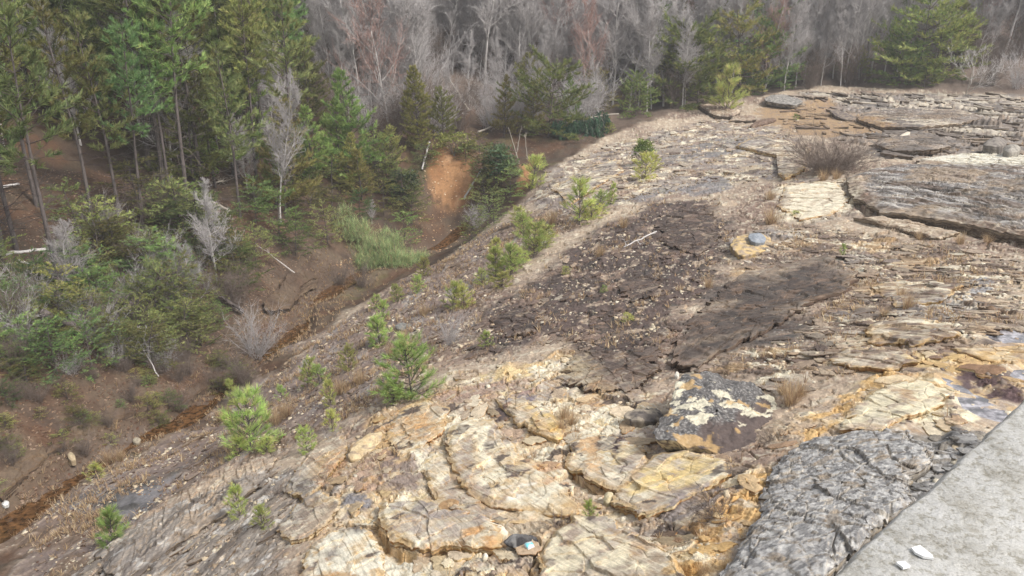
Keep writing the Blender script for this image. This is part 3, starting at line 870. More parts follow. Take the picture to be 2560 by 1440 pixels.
def tint_mat(name, rough=.9, grain=60, gamt=.25, bump=.3, bdist=.02, spec=.2, rnd=0.0, transl=0.0):
    """stone, soil or leaf whose own colour lies in the mesh's tint; fine grain on top"""
    m, nt, bs = new_mat(name)
    at = N(nt, "ShaderNodeAttribute", attribute_name="tint")
    n = noise(nt, grain, 5, .65)
    g = ramp(nt, n.outputs['Fac'], [(.25, (1 - gamt,) * 3), (.75, (1 + gamt,) * 3)])
    c = mixc(nt, at.outputs['Color'], g.outputs[0], 1.0, 'MULTIPLY')
    if rnd > 0:
        oi = N(nt, "ShaderNodeObjectInfo")
        h = N(nt, "ShaderNodeHueSaturation")
        mr = N(nt, "ShaderNodeMapRange")
        mr.inputs[3].default_value = .5 - rnd * .06; mr.inputs[4].default_value = .5 + rnd * .04
        nt.links.new(oi.outputs['Random'], mr.inputs[0]); nt.links.new(mr.outputs[0], h.inputs['Hue'])
        ml = N(nt, "ShaderNodeMath", operation='MULTIPLY'); ml.inputs[1].default_value = 7.31
        fr = N(nt, "ShaderNodeMath", operation='FRACT')
        nt.links.new(oi.outputs['Random'], ml.inputs[0]); nt.links.new(ml.outputs[0], fr.inputs[0])
        mv = N(nt, "ShaderNodeMapRange")
        mv.inputs[3].default_value = 1 - rnd * .45; mv.inputs[4].default_value = 1 + rnd * .4
        nt.links.new(fr.outputs[0], mv.inputs[0]); nt.links.new(mv.outputs[0], h.inputs['Value'])
        nt.links.new(c, h.inputs['Color'])
        c = h.outputs[0]
    nt.links.new(c, bs.inputs['Base Color'])
    bs.inputs['Roughness'].default_value = rough
    bs.inputs['Specular IOR Level'].default_value = spec
    if bump > 0:
        b = N(nt, "ShaderNodeBump")
        b.inputs['Strength'].default_value = bump
        b.inputs['Distance'].default_value = bdist
        nt.links.new(n.outputs['Fac'], b.inputs['Height'])
        nt.links.new(b.outputs[0], bs.inputs['Normal'])
    if transl > 0:
        tr = N(nt, "ShaderNodeBsdfTranslucent")
        ms = N(nt, "ShaderNodeMixShader")
        ms.inputs[0].default_value = transl
        nt.links.new(c, tr.inputs['Color'])
        nt.links.new(bs.outputs[0], ms.inputs[1]); nt.links.new(tr.outputs[0], ms.inputs[2])
        out = [q for q in nt.nodes if q.type == 'OUTPUT_MATERIAL'][0]
        nt.links.new(ms.outputs[0], out.inputs['Surface'])
    return m


M_GROUND = tint_mat("weathered_rock_and_soil", .92, 38, .22, .5, .02, .15)
nt = M_GROUND.node_tree
bs = [q for q in nt.nodes if q.type == 'BSDF_PRINCIPLED'][0]
aw = N(nt, "ShaderNodeAttribute", attribute_name="wet")
mr = N(nt, "ShaderNodeMapRange")
mr.inputs[3].default_value = .92; mr.inputs[4].default_value = .28
nt.links.new(aw.outputs['Fac'], mr.inputs[0]); nt.links.new(mr.outputs[0], bs.inputs['Roughness'])
mr2 = N(nt, "ShaderNodeMapRange")
mr2.inputs[3].default_value = .15; mr2.inputs[4].default_value = .5
nt.links.new(aw.outputs['Fac'], mr2.inputs[0]); nt.links.new(mr2.outputs[0], bs.inputs['Specular IOR Level'])

col_in = bs.inputs['Base Color'].links[0].from_socket
tc_ = N(nt, "ShaderNodeTexCoord")
mp_ = N(nt, "ShaderNodeMapping"); mp_.inputs['Scale'].default_value = (1.6, 1.6, 26)
nb_ = N(nt, "ShaderNodeTexNoise"); nb_.inputs['Scale'].default_value = 1.0; nb_.inputs['Detail'].default_value = 5; nb_.inputs['Roughness'].default_value = .65
nt.links.new(tc_.outputs['Object'], mp_.inputs[0]); nt.links.new(mp_.outputs[0], nb_.inputs['Vector'])
rb_ = ramp(nt, nb_.outputs['Fac'], [(.34, (.45, .38, .33)), (.45, (.95, .88, .78)), (.56, (1.15, 1.10, 1.02)), (.68, (.75, .62, .50))])
geo = N(nt, "ShaderNodeNewGeometry")
sx_ = N(nt, "ShaderNodeSeparateXYZ"); nt.links.new(geo.outputs['True Normal'], sx_.inputs[0])
st_ = N(nt, "ShaderNodeMapRange"); st_.inputs[1].default_value = .80; st_.inputs[2].default_value = .45
nt.links.new(sx_.outputs['Z'], st_.inputs[0])
at_r = N(nt, "ShaderNodeAttribute", attribute_name="rocky")
fm_ = N(nt, "ShaderNodeMath", operation='MULTIPLY'); nt.links.new(st_.outputs[0], fm_.inputs[0]); nt.links.new(at_r.outputs['Fac'], fm_.inputs[1])
mul_ = mixc(nt, (1, 1, 1), rb_.outputs[0], fm_.outputs[0])
c3_ = mixc(nt, col_in, mul_, 1.0, 'MULTIPLY')
n9 = noise(nt, 7, 6, .7)
g9 = ramp(nt, n9.outputs['Fac'], [(.30, (.74, .72, .70)), (.5, (1, 1, 1)), (.68, (1.22, 1.20, 1.16))])
c3_ = mixc(nt, c3_, g9.outputs[0], 1.0, 'MULTIPLY')
nt.links.new(c3_, bs.inputs['Base Color'])

nr, nc = GH.shape
V = np.stack([GX_, GY_, GH], -1).reshape(-1, 3)
ii, jj = np.meshgrid(np.arange(nr - 1), np.arange(nc - 1), indexing='ij')
a = (ii * nc + jj).ravel()
F = np.stack([a, a + 1, a + nc + 1, a + nc], -1)[:, ::-1]
me = mesh_np("ground", V, F, GC.reshape(-1, 3))
at = me.attributes.new("wet", 'FLOAT', 'POINT')
at.data.foreach_set("value", GW.reshape(-1).astype(f32))
at = me.attributes.new("rocky", 'FLOAT', 'POINT')
at.data.foreach_set("value", GK.reshape(-1).astype(f32))
ground = obj("ground", me, M_GROUND)
ground['kind'] = 'structure'

# ------------------------------------------------------------------ water
def water_mat(name, colr, rough, alpha=1.0):
    m, nt, bs = new_mat(name)
    bs.inputs['Base Color'].default_value = (*colr, 1)
    n = noise(nt, 6, 3, .6)
    mixed = ramp(nt, n.outputs['Fac'], [(.38, tuple(np.array(colr) * .45)), (.52, tuple(colr)), (.66, tuple(np.array(colr) * 1.9))])
    nt.links.new(mixed.outputs[0], bs.inputs['Base Color'])
    bs.inputs['Roughness'].default_value = rough
    bs.inputs['IOR'].default_value = 1.33
    bs.inputs['Specular IOR Level'].default_value = .6
    n2 = noise(nt, 9, 2, .5)
    b = N(nt, "ShaderNodeBump"); b.inputs['Strength'].default_value = .08; b.inputs['Distance'].default_value = .01
    nt.links.new(n2.outputs['Fac'], b.inputs['Height']); nt.links.new(b.outputs[0], bs.inputs['Normal'])
    return m


M_CREEK = water_mat("rusty_creek_water", (.075, .038, .016), .10)
M_PUDDLE = water_mat("still_rain_water", (.20, .19, .20), .04)
M_PUDDLE.node_tree.nodes['Principled BSDF'].inputs['Specular IOR Level'].default_value = 1.0
_cum = np.concatenate([[0], np.cumsum(np.hypot(*(CREEK[1:] - CREEK[:-1]).T))])
_s = np.linspace(0, _cum[-1], 160)
cx, cy = np.interp(_s, _cum, CREEK[:, 0]), np.interp(_s, _cum, CREEK[:, 1])
_k = np.ones(7) / 7
cx = np.convolve(np.pad(cx, 3, 'edge'), _k, 'valid'); cy = np.convolve(np.pad(cy, 3, 'edge'), _k, 'valid')
cz = base_h(cx, cy) - .295
cz = np.convolve(np.pad(cz, 6, 'edge'), np.ones(13) / 13, 'valid')
tx, ty = np.gradient(cx), np.gradient(cy)
tl = np.hypot(tx, ty)
V = []
for w in (-.75, 0, .75):
    V.append(np.stack([cx - ty / tl * w, cy + tx / tl * w, cz], -1))
V = np.concatenate(V)
n_ = len(cx); q = np.arange(n_ - 1)
F = np.concatenate([np.stack([q + o, q + 1 + o, q + 1 + o + n_, q + o + n_], -1)[:, ::-1] for o in (0, n_)])
o = obj("creek_water", mesh_np("creek_water", V, F), M_CREEK)
o['kind'] = 'structure'
for P, zl in zip(PUDDLES, PLEV):
    c = P.mean(0)
    P_ = np.vstack([P, P[:1]]); L_ = np.concatenate([[0], np.cumsum(np.hypot(*(P_[1:] - P_[:-1]).T))]); s_ = np.linspace(0, L_[-1], 60, endpoint=False)
    ring = np.c_[np.interp(s_, L_, P_[:, 0]), np.interp(s_, L_, P_[:, 1])]
    ring = c + (ring - c) * 1.22
    V = np.concatenate([[[*c, zl]], np.c_[ring, np.full(len(ring), zl)]])
    k = np.arange(len(ring))
    F = np.stack([np.zeros(len(ring), int), k + 1, (k + 1) % len(ring) + 1], -1)
    a2 = np.sum(ring[:, 0] * np.roll(ring[:, 1], -1) - np.roll(ring[:, 0], -1) * ring[:, 1])
    if a2 < 0:
        F = F[:, ::-1]
    o = obj("puddle_water", mesh_np("puddle_water", V, F), M_PUDDLE)
    o['kind'] = 'structure'

# ------------------------------------------------------------------ the concrete parapet at the photographer's elbow
m, nt, bs = new_mat("weathered_concrete")
n1 = noise(nt, 14, 6, .6); n2 = noise(nt, 90, 4, .7); n3 = noise(nt, 420, 2, .6); n4 = noise(nt, 45, 3, .5)
c1 = ramp(nt, n1.outputs['Fac'], [(.30, tuple(s2l(166, 160, 146) * A_REF)), (.48, tuple(s2l(216, 213, 206) * A_REF)), (.72, tuple(s2l(230, 228, 224) * A_REF))])
c2 = ramp(nt, n2.outputs['Fac'], [(.38, (.66, .64, .58)), (.50, (1, 1, 1)), (.66, (1.0, 1.0, 1.0)), (.74, (1.28, 1.28, 1.27))])
cc = mixc(nt, c1.outputs[0], c2.outputs[0], 1.0, 'MULTIPLY')
c3 = ramp(nt, n4.outputs['Fac'], [(.58, (0, 0, 0)), (.72, (1, 1, 1))])
cc = mixc(nt, cc, tuple(s2l(152, 142, 118) * A_REF), mixc(nt, (0, 0, 0), (.45, .45, .45), c3.outputs[0]))
c9 = ramp(nt, n3.outputs['Fac'], [(.30, (.72, .71, .69)), (.46, (1, 1, 1)), (.60, (1, 1, 1)), (.72, (1.22, 1.21, 1.20))])
cc = mixc(nt, cc, c9.outputs[0], 1.0, 'MULTIPLY')
nt.links.new(cc, bs.inputs['Base Color'])
bs.inputs['Roughness'].default_value = .88
b = N(nt, "ShaderNodeBump"); b.inputs['Strength'].default_value = .5; b.inputs['Distance'].default_value = .004
nt.links.new(n2.outputs['Fac'], b.inputs['Height']); nt.links.new(b.outputs[0], bs.inputs['Normal'])
M_CONC = m
ZW = -0.55
e0, e1 = pz(2050, 1440, ZW), pz(2560, 985, ZW)
ed = (e1 - e0) / np.linalg.norm(e1 - e0)
en = np.array([ed[1], -ed[0], 0])                       # into the wall, to the right
wall = thing("concrete_wall", tuple(e0), "pale weathered concrete parapet wall beside the rock spillway, its flat top nearest the viewer", "wall")


def prism(name, prof, t0, t1, mat, parent, nseg=60, jitter=0.0, seed=0):
    """profile (across, up) swept along the wall"""
    r = np.random.RandomState(seed)
    t = np.linspace(t0, t1, nseg)
    k = len(prof)
    V = []
    for ti in t:
        for (u, w) in prof:
            j = r.randn(2) * jitter - np.array([0, 1]) * (u < .02) * (.004 * max(0, float(fbm(np.array([ti * 9.]), np.array([u * 50 + seed]), 77, 4)[0]) - .1)) + np.array([1, 0]) * (u < .02) * .005 * abs(float(fbm(np.array([ti * 14.]), np.array([3.3]), 78, 4)[0]))
            V.append(ed * ti + en * (u + j[0]) + np.array([0, 0, w + j[1]]))
    F = []
    for i in range(nseg - 1):
        for q in range(k):
            F.append((i * k + q, i * k + (q + 1) % k, (i + 1) * k + (q + 1) % k, (i + 1) * k + q))
    me = mesh_np(name, np.array(V), np.array(F))
    return obj(name, me, mat, parent)


prism("coping", [(0.0, -.012), (.010, 0), (.30, .004), (.62, 0), (.63, -.012), (.63, -.14), (.0, -.14)], -1.6, 5.0, M_CONC, wall, 500, .0006, 4)
prism("wall_body", [(.05, -.142), (.58, -.142), (.58, -6.6), (.05, -6.6)], -1.6, 5.0, M_CONC, wall, 4)

# ------------------------------------------------------------------ stones
M_STONE = tint_mat("bare_stone", .9, 30, .22, .5, .015, .15)
import bmesh


def slab_stone(name, outline, z_top, thick, palette, seed, label, cat, group=None, tilt=(0, 0), bulge=.05, nring=22, naround=120, under=.10, rough_=.03, under_to=None):
    """a flat bedded block: its outline as seen in the photograph at height z_top, with a layered rim going down"""
    P = np.array([pz(px, py, z_top)[:2] for px, py in outline])
    c = P.mean(0)
    Pc = np.vstack([P, P[:1]])
    L = np.concatenate([[0], np.cumsum(np.hypot(*(Pc[1:] - Pc[:-1]).T))])
    for _ in range(2):                                   # take the corners off
        Q = Pc[:-1]; R_ = np.roll(Q, -1, 0)
        Pc = np.stack([.8 * Q + .2 * R_, .2 * Q + .8 * R_], 1).reshape(-1, 2)
        Pc = np.vstack([Pc, Pc[:1]])
    L = np.concatenate([[0], np.cumsum(np.hypot(*(Pc[1:] - Pc[:-1]).T))])
    s = np.linspace(0, L[-1], naround, endpoint=False)
    ring = np.c_[np.interp(s, L, Pc[:, 0]), np.interp(s, L, Pc[:, 1])] - c
    size = np.abs(ring).max()
    ang = np.arctan2(ring[:, 1], ring[:, 0])
    jag = 1 + .09 * fbm(ring[:, 0] / size * 4 + seed, ring[:, 1] / size * 4, seed, 4)
    ring = ring * jag[:, None]
    rows = []
    fr = np.linspace(.02, 1, nring)
    for f in fr:
        x, y = ring[:, 0] * f, ring[:, 1] * f
        z = bulge * (1 - f ** 2) + tilt[0] * x + tilt[1] * y + rough_ * fbm(x / .25, y / .25, seed + 3, 4) + rough_ * .7 * np.floor(3 * fbm(x / .7, y / .4, seed + 5, 3)) / 3
        rows.append(np.c_[x, y, z])
    top = rows[-1]
    nl = max(4, int(thick / .035))
    for k in range(1, nl + 1):
        d = thick * k / nl
        inset = 1 - under * (k / nl) ** 1.3 + .02 * (hash1(np.array([k]), seed)[0] - .5) + .012 * fbm(ang * 4 + k * .7, ang * 0 + k, seed + 9, 3)
        rows.append(np.c_[ring[:, 0] * inset, ring[:, 1] * inset, top[:, 2] - d])
    V = np.concatenate(rows)
    R = len(rows)
    F = []
    q = np.arange(naround)
    for i in range(R - 1):
        F.append(np.stack([i * naround + q, i * naround + (q + 1) % naround, (i + 1) * naround + (q + 1) % naround, (i + 1) * naround + q], -1))
    F = np.concatenate(F)
    if ((ring[:, 0] * np.roll(ring[:, 1], -1) - np.roll(ring[:, 0], -1) * ring[:, 1]).sum()) > 0:
        F = F[:, ::-1]
    colr = palette(V[:, 0], V[:, 1], V[:, 2], seed, np.repeat(np.arange(R) >= nring, naround))
    o = obj(name, mesh_np(name, V, F[:, ::-1], np.clip(colr, .01, .85)), M_STONE, None, (c[0], c[1], z_top))
    tag(o, label, cat, group)
    return o


def pal_boulder(x, y, z, s, side):
    c = np.ones((len(x), 3), f32) * C(112, 108, 106)
    c = lay(c, C(78, 77, 78), sst(-.1, .3, fbm(x / .10, y / .10, s, 5)) * .7)
    c = lay(c, C(176, 174, 170), sst(.2, .4, fbm(x / .045, y / .045, s + 20, 4)) * .7)
    c = lay(c, C(102, 90, 86), sst(.0, .25, x * .9 - y * .9 - .12 + .3 * fbm(x / .5, y / .5, s + 1, 4)) * .95)
    c = lay(c, C(228, 220, 196), sst(.10, .2, fbm(x / .55 + 3.3, y / .45, s + 2, 6, .62) + .14 - .6 * abs(y - .25)) * (.75 + .25 * sst(-.3, .2, fbm(x / .05, y / .05, s + 21, 3))))
    c = lay(c, C(206, 172, 120), sst(.36, .46, fbm(x / .5, y / .5, s + 4, 4)) * .7)
    sc = np.ones_like(c) * C(222, 206, 170)
    sc = lay(sc, C(120, 108, 98), sst(-.1, .3, fbm(x / .3, z / .03, s + 6, 4)))
    return np.where(side[:, None], sc, c)


def pal_plain(*cols):
    def f(x, y, z, s, side):
        c = np.ones((len(x), 3), f32) * cols[0]
        for k, cc in enumerate(cols[1:]):
            c = lay(c, cc, sst(.0, .35, fbm(x / .22 + z, y / .22 + k, s + k, 4)) * .8)
        c = c * (1 + .12 * fbm(x / .05, y / .05 + z / .02, s + 9, 3))[:, None]
        return c
    return f


slab_stone("boulder", [(1628, 1090), (1650, 1055), (1682, 1010), (1690, 958), (1750, 935), (1850, 952), (1920, 980), (1955, 1025), (1942, 1072), (1905, 1108), (1872, 1135), (1800, 1122), (1740, 1108), (1680, 1104)],
           float(hit(1790, 1040)[2]) + .36, .46, pal_boulder, 5, "big flat grey boulder blotched with white and purple brown, propped on the yellow rock", "boulder", tilt=(-.02, .05), bulge=.12, naround=240, nring=70, under=.34, rough_=.045)
slab_stone("flat_rock", [(1822, 615), (1838, 592), (1880, 580), (1925, 590), (1935, 612), (1900, 632), (1850, 640)], float(hit(1875, 612)[2]) + .14, .34,
           pal_plain(C(214, 186, 136), C(120, 110, 104), C(188, 170, 150)), 8, "tan rock block with a dark shadowed front, propping a smooth grey stone", "rock", naround=90)
slab_stone("grey_stone", [(1868, 588), (1895, 578), (1915, 592), (1912, 606), (1880, 606)], float(hit(1890, 594)[2]) + .30, .16,
           pal_plain(C(150, 156, 164), C(168, 172, 178)), 9, "smooth blue grey stone lying on top of a tan rock block", "stone", naround=60)
slab_stone("flat_rock", [(2508, 478), (2530, 466), (2575, 468), (2590, 484), (2540, 492)], float(hit(2540, 480)[2]) + .15, .2,
           pal_plain(C(214, 212, 206), C(170, 168, 164)), 10, "pale flat rock lying alone on the grey laminated beds above the long ledge", "rock", naround=70)
slab_stone("layered_rock", [(1555, 1040), (1580, 1022), (1640, 1018), (1665, 1034), (1640, 1052), (1590, 1055)], float(hit(1610, 1040)[2]) + .14, .16,
           pal_plain(C(120, 112, 106), C(84, 80, 78), C(176, 164, 146)), 11, "thin dark layered slab just up-left of the big grey boulder", "rock", naround=70)
slab_stone("layered_rock", [(1100 + 770, 1148 - 830), (1895, 300), (1930, 294), (1945, 300), (1900, 312)], float(hit(1905, 306)[2]) + .2, .3,
           pal_plain(C(120, 98, 84), C(88, 72, 64), C(160, 140, 124)), 12, "dark brown undercut slab sticking out of the tan soil hollow", "rock", naround=60)
slab_stone("layered_rock", [(2070, 275), (2095, 272), (2150, 296), (2135, 304), (2100, 296)], float(hit(2110, 290)[2]) + .2, .35,
           pal_plain(C(128, 116, 110), C(90, 84, 82), C(176, 160, 140)), 13, "tilted grey brown slab at the edge of the tan soil hollow", "rock", naround=60)
slab_stone("layered_rock", [(1905, 250), (1925, 236), (1970, 236), (2010, 252), (1990, 264), (1945, 258)], float(hit(1955, 250)[2]) + .35, .3,
           pal_plain(C(140, 136, 132), C(96, 94, 92), C(206, 200, 190)), 14, "grey overhanging cap slab above the bare soil, below the low green pines", "rock", naround=70)
slab_stone("boulder", [(2452, 362), (2470, 350), (2510, 345), (2520, 358), (2495, 368)], float(hit(2485, 362)[2]) + .45, .55,
           pal_plain(C(150, 142, 134), C(112, 106, 102)), 15, "larger of two rounded grey boulders on the upper rock shelf", "boulder", bulge=.2, naround=60)
slab_stone("boulder", [(2505, 372), (2525, 362), (2552, 365), (2550, 378), (2520, 382)], float(hit(2530, 374)[2]) + .35, .45,
           pal_plain(C(172, 166, 156), C(128, 122, 116)), 16, "smaller paler of two rounded grey boulders on the upper rock shelf", "boulder", bulge=.18, naround=60)
slab_stone("stone", [(2240, 345), (2268, 328), (2278, 330), (2262, 342)], float(hit(2258, 340)[2]) + .2, .25, pal_plain(C(226, 214, 196), C(200, 188, 168)), 17,
           "small white angular stone leaning beneath the far dark ledge", "stone", naround=40)
slab_stone("layered_rock", [(985, 815), (1000, 806), (1040, 812), (1030, 826), (1000, 826)], float(hit(1010, 820)[2]) + .12, .14, pal_plain(C(140, 140, 136), C(110, 108, 104)), 18,
           "thin grey slab between small green saplings on the slope", "rock", naround=50)
slab_stone("stone", [(1005, 860), (1012, 852), (1030, 855), (1034, 868), (1014, 874)], float(hit(1018, 866)[2]) + .2, .3, pal_plain(C(168, 140, 108), C(130, 110, 92)), 19,
           "squarish tan rock just above the wide bright green pine", "rock", naround=50)
slab_stone("stone", [(1206, 1318), (1222, 1310), (1238, 1314), (1236, 1326), (1222, 1336)], float(hit(1222, 1324)[2]) + .10, .12, pal_plain(C(236, 226, 204), C(220, 206, 178)), 20,
           "smaller left stone of the pale pair beside the rotten log", "stone", naround=50)
slab_stone("stone", [(1232, 1322), (1245, 1312), (1262, 1318), (1272, 1330), (1255, 1340), (1236, 1334)], float(hit(1252, 1328)[2]) + .12, .13, pal_plain(C(238, 228, 208), C(222, 208, 180)), 21,
           "larger right stone of the pale pair beside the rotten log", "stone", naround=50)
slab_stone("stone", [(1204, 1388), (1212, 1382), (1221, 1387), (1219, 1397), (1208, 1399)], float(hit(1212, 1391)[2]) + .08, .1, pal_plain(C(240, 232, 214), C(224, 212, 188)), 22,
           "small rounded white stone below the pale pair near the bottom edge", "stone", naround=40)
slab_stone("stone", [(1508, 1248), (1512, 1232), (1530, 1228), (1538, 1246), (1520, 1260)], float(hit(1522, 1248)[2]) + .16, .2, pal_plain(C(216, 202, 168), C(206, 190, 152)), 23,
           "pale upright square stone wedged at the corner of a sloping yellow slab", "stone", naround=40)
slab_stone("stone", [(2124, 890), (2132, 884), (2144, 898), (2138, 906), (2128, 902)], float(hit(2134, 896)[2]) + .09, .1, pal_plain(C(222, 196, 168), C(206, 180, 150)), 24,
           "small pinkish brick shaped stone lying on brown stained beds", "stone", naround=40)
slab_stone("stone", [(168, 1140), (172, 1130), (184, 1132), (190, 1146), (176, 1150)], float(hit(178, 1142)[2]) + .10, .2, pal_plain(C(200, 182, 150), C(180, 160, 132)), 25,
           "tan upright stone on the far bank beneath a dark rock ledge", "stone", naround=40)
slab_stone("stone", [(330, 1100), (340, 1093), (354, 1098), (348, 1106), (336, 1107)], float(hit(342, 1102)[2]) + .1, .14, pal_plain(C(176, 166, 146), C(150, 140, 124)), 26,
           "flat grey stone at the near edge of the orange water", "stone", naround=40)
slab_stone("stone", [(1685, 938), (1690, 930), (1699, 934), (1697, 942)], float(hit(1692, 938)[2]) + .09, .1, pal_plain(C(232, 226, 214), C(210, 202, 190)), 27,
           "round white pebble at the foot of the dark purple slab", "stone", naround=30)
slab_stone("stone", [(2, 1258), (12, 1251), (24, 1254), (20, 1262), (8, 1264)], float(hit(12, 1259)[2]) + .05, .10, pal_plain(C(226, 226, 222), C(200, 198, 192)), 28,
           "white flat stone on the far bank at the picture's left edge", "stone", naround=30)
slab_stone("flat_rock", [(362, 1282), (372, 1277), (382, 1280), (376, 1286), (366, 1287)], float(hit(372, 1283)[2]) + .12, .14, pal_plain(C(196, 190, 164), C(170, 162, 140)), 29,
           "small pale rock slab resting beside the grey rock edge", "stone", naround=30)
slab_stone("flat_rock", [(868, 1146), (880, 1112), (920, 1082), (960, 1078), (950, 1110), (930, 1130), (900, 1150)], float(hit(905, 1120)[2]) + .16, .22, pal_plain(C(226, 204, 164), C(206, 180, 140), C(168, 150, 130)), 30,
           "cream slab with a broken lower lip left of the curved yellow ledges", "rock", naround=80, tilt=(.0, .0))
for k, (px, py) in enumerate([(1318, 1268), (1348, 1045), (1470, 940), (1310, 792), (1205, 800), (1340, 740)]):
    pass

# white paint flakes on the coping
M_FLAKE = tint_mat("white_flake", .7, 200, .06, .1, .002, .2)
for k, (outl, lab) in enumerate([
    ([(2278, 1370), (2300, 1364), (2330, 1388), (2334, 1396), (2308, 1392), (2288, 1382)], "larger white flake lying on the concrete parapet top"),
    ([(2240, 1406), (2262, 1404), (2276, 1416), (2258, 1420)], "small narrow white flake near the larger one on the parapet top")]):
    P = np.array([pz(px, py, ZW + .004) for px, py in outl])
    c = P.mean(0)
    n_ = len(P)
    V = np.concatenate([P - c + [0, 0, .0008], P - c - [0, 0, .002]])
    bm = bmesh.new()
    vs_ = [bm.verts.new(v) for v in V]
    bm.faces.new(vs_[:n_])
    for q in range(n_):
        bm.faces.new([vs_[q], vs_[n_ + q], vs_[n_ + (q + 1) % n_], vs_[(q + 1) % n_]])
    bmesh.ops.recalc_face_normals(bm, faces=bm.faces)
    me = bpy.data.meshes.new("paint_flake"); bm.to_mesh(me); bm.free()
    at = me.attributes.new("tint", 'FLOAT_COLOR', 'POINT')
    at.data.foreach_set("color", np.tile([.66, .66, .65, 1], len(me.vertices)).astype(f32))
    tag(obj("paint_flake", me, M_FLAKE, None, tuple(c)), lab, "flake")


# ------------------------------------------------------------------ standing beds of the bedrock
RIMC = {'y': [C(226, 204, 160), C(208, 174, 122), C(236, 222, 190), C(190, 146, 100), C(160, 128, 100)], 'g': [C(150, 142, 134), C(120, 108, 98), C(176, 164, 148), C(104, 92, 84), C(134, 118, 104)],
        'd': [C(110, 94, 88), C(88, 76, 72), C(150, 128, 110), C(98, 88, 82), C(120, 106, 96)], 'l': [C(150, 148, 146), C(118, 117, 118), C(184, 182, 179), C(134, 132, 130), C(160, 152, 140)],
        'm': [C(206, 190, 166), C(170, 152, 134), C(220, 206, 184), C(146, 126, 114), C(132, 118, 110)],
        'b': [C(128, 112, 98), C(98, 86, 78), C(150, 136, 120), C(84, 74, 68), C(112, 98, 88)]}


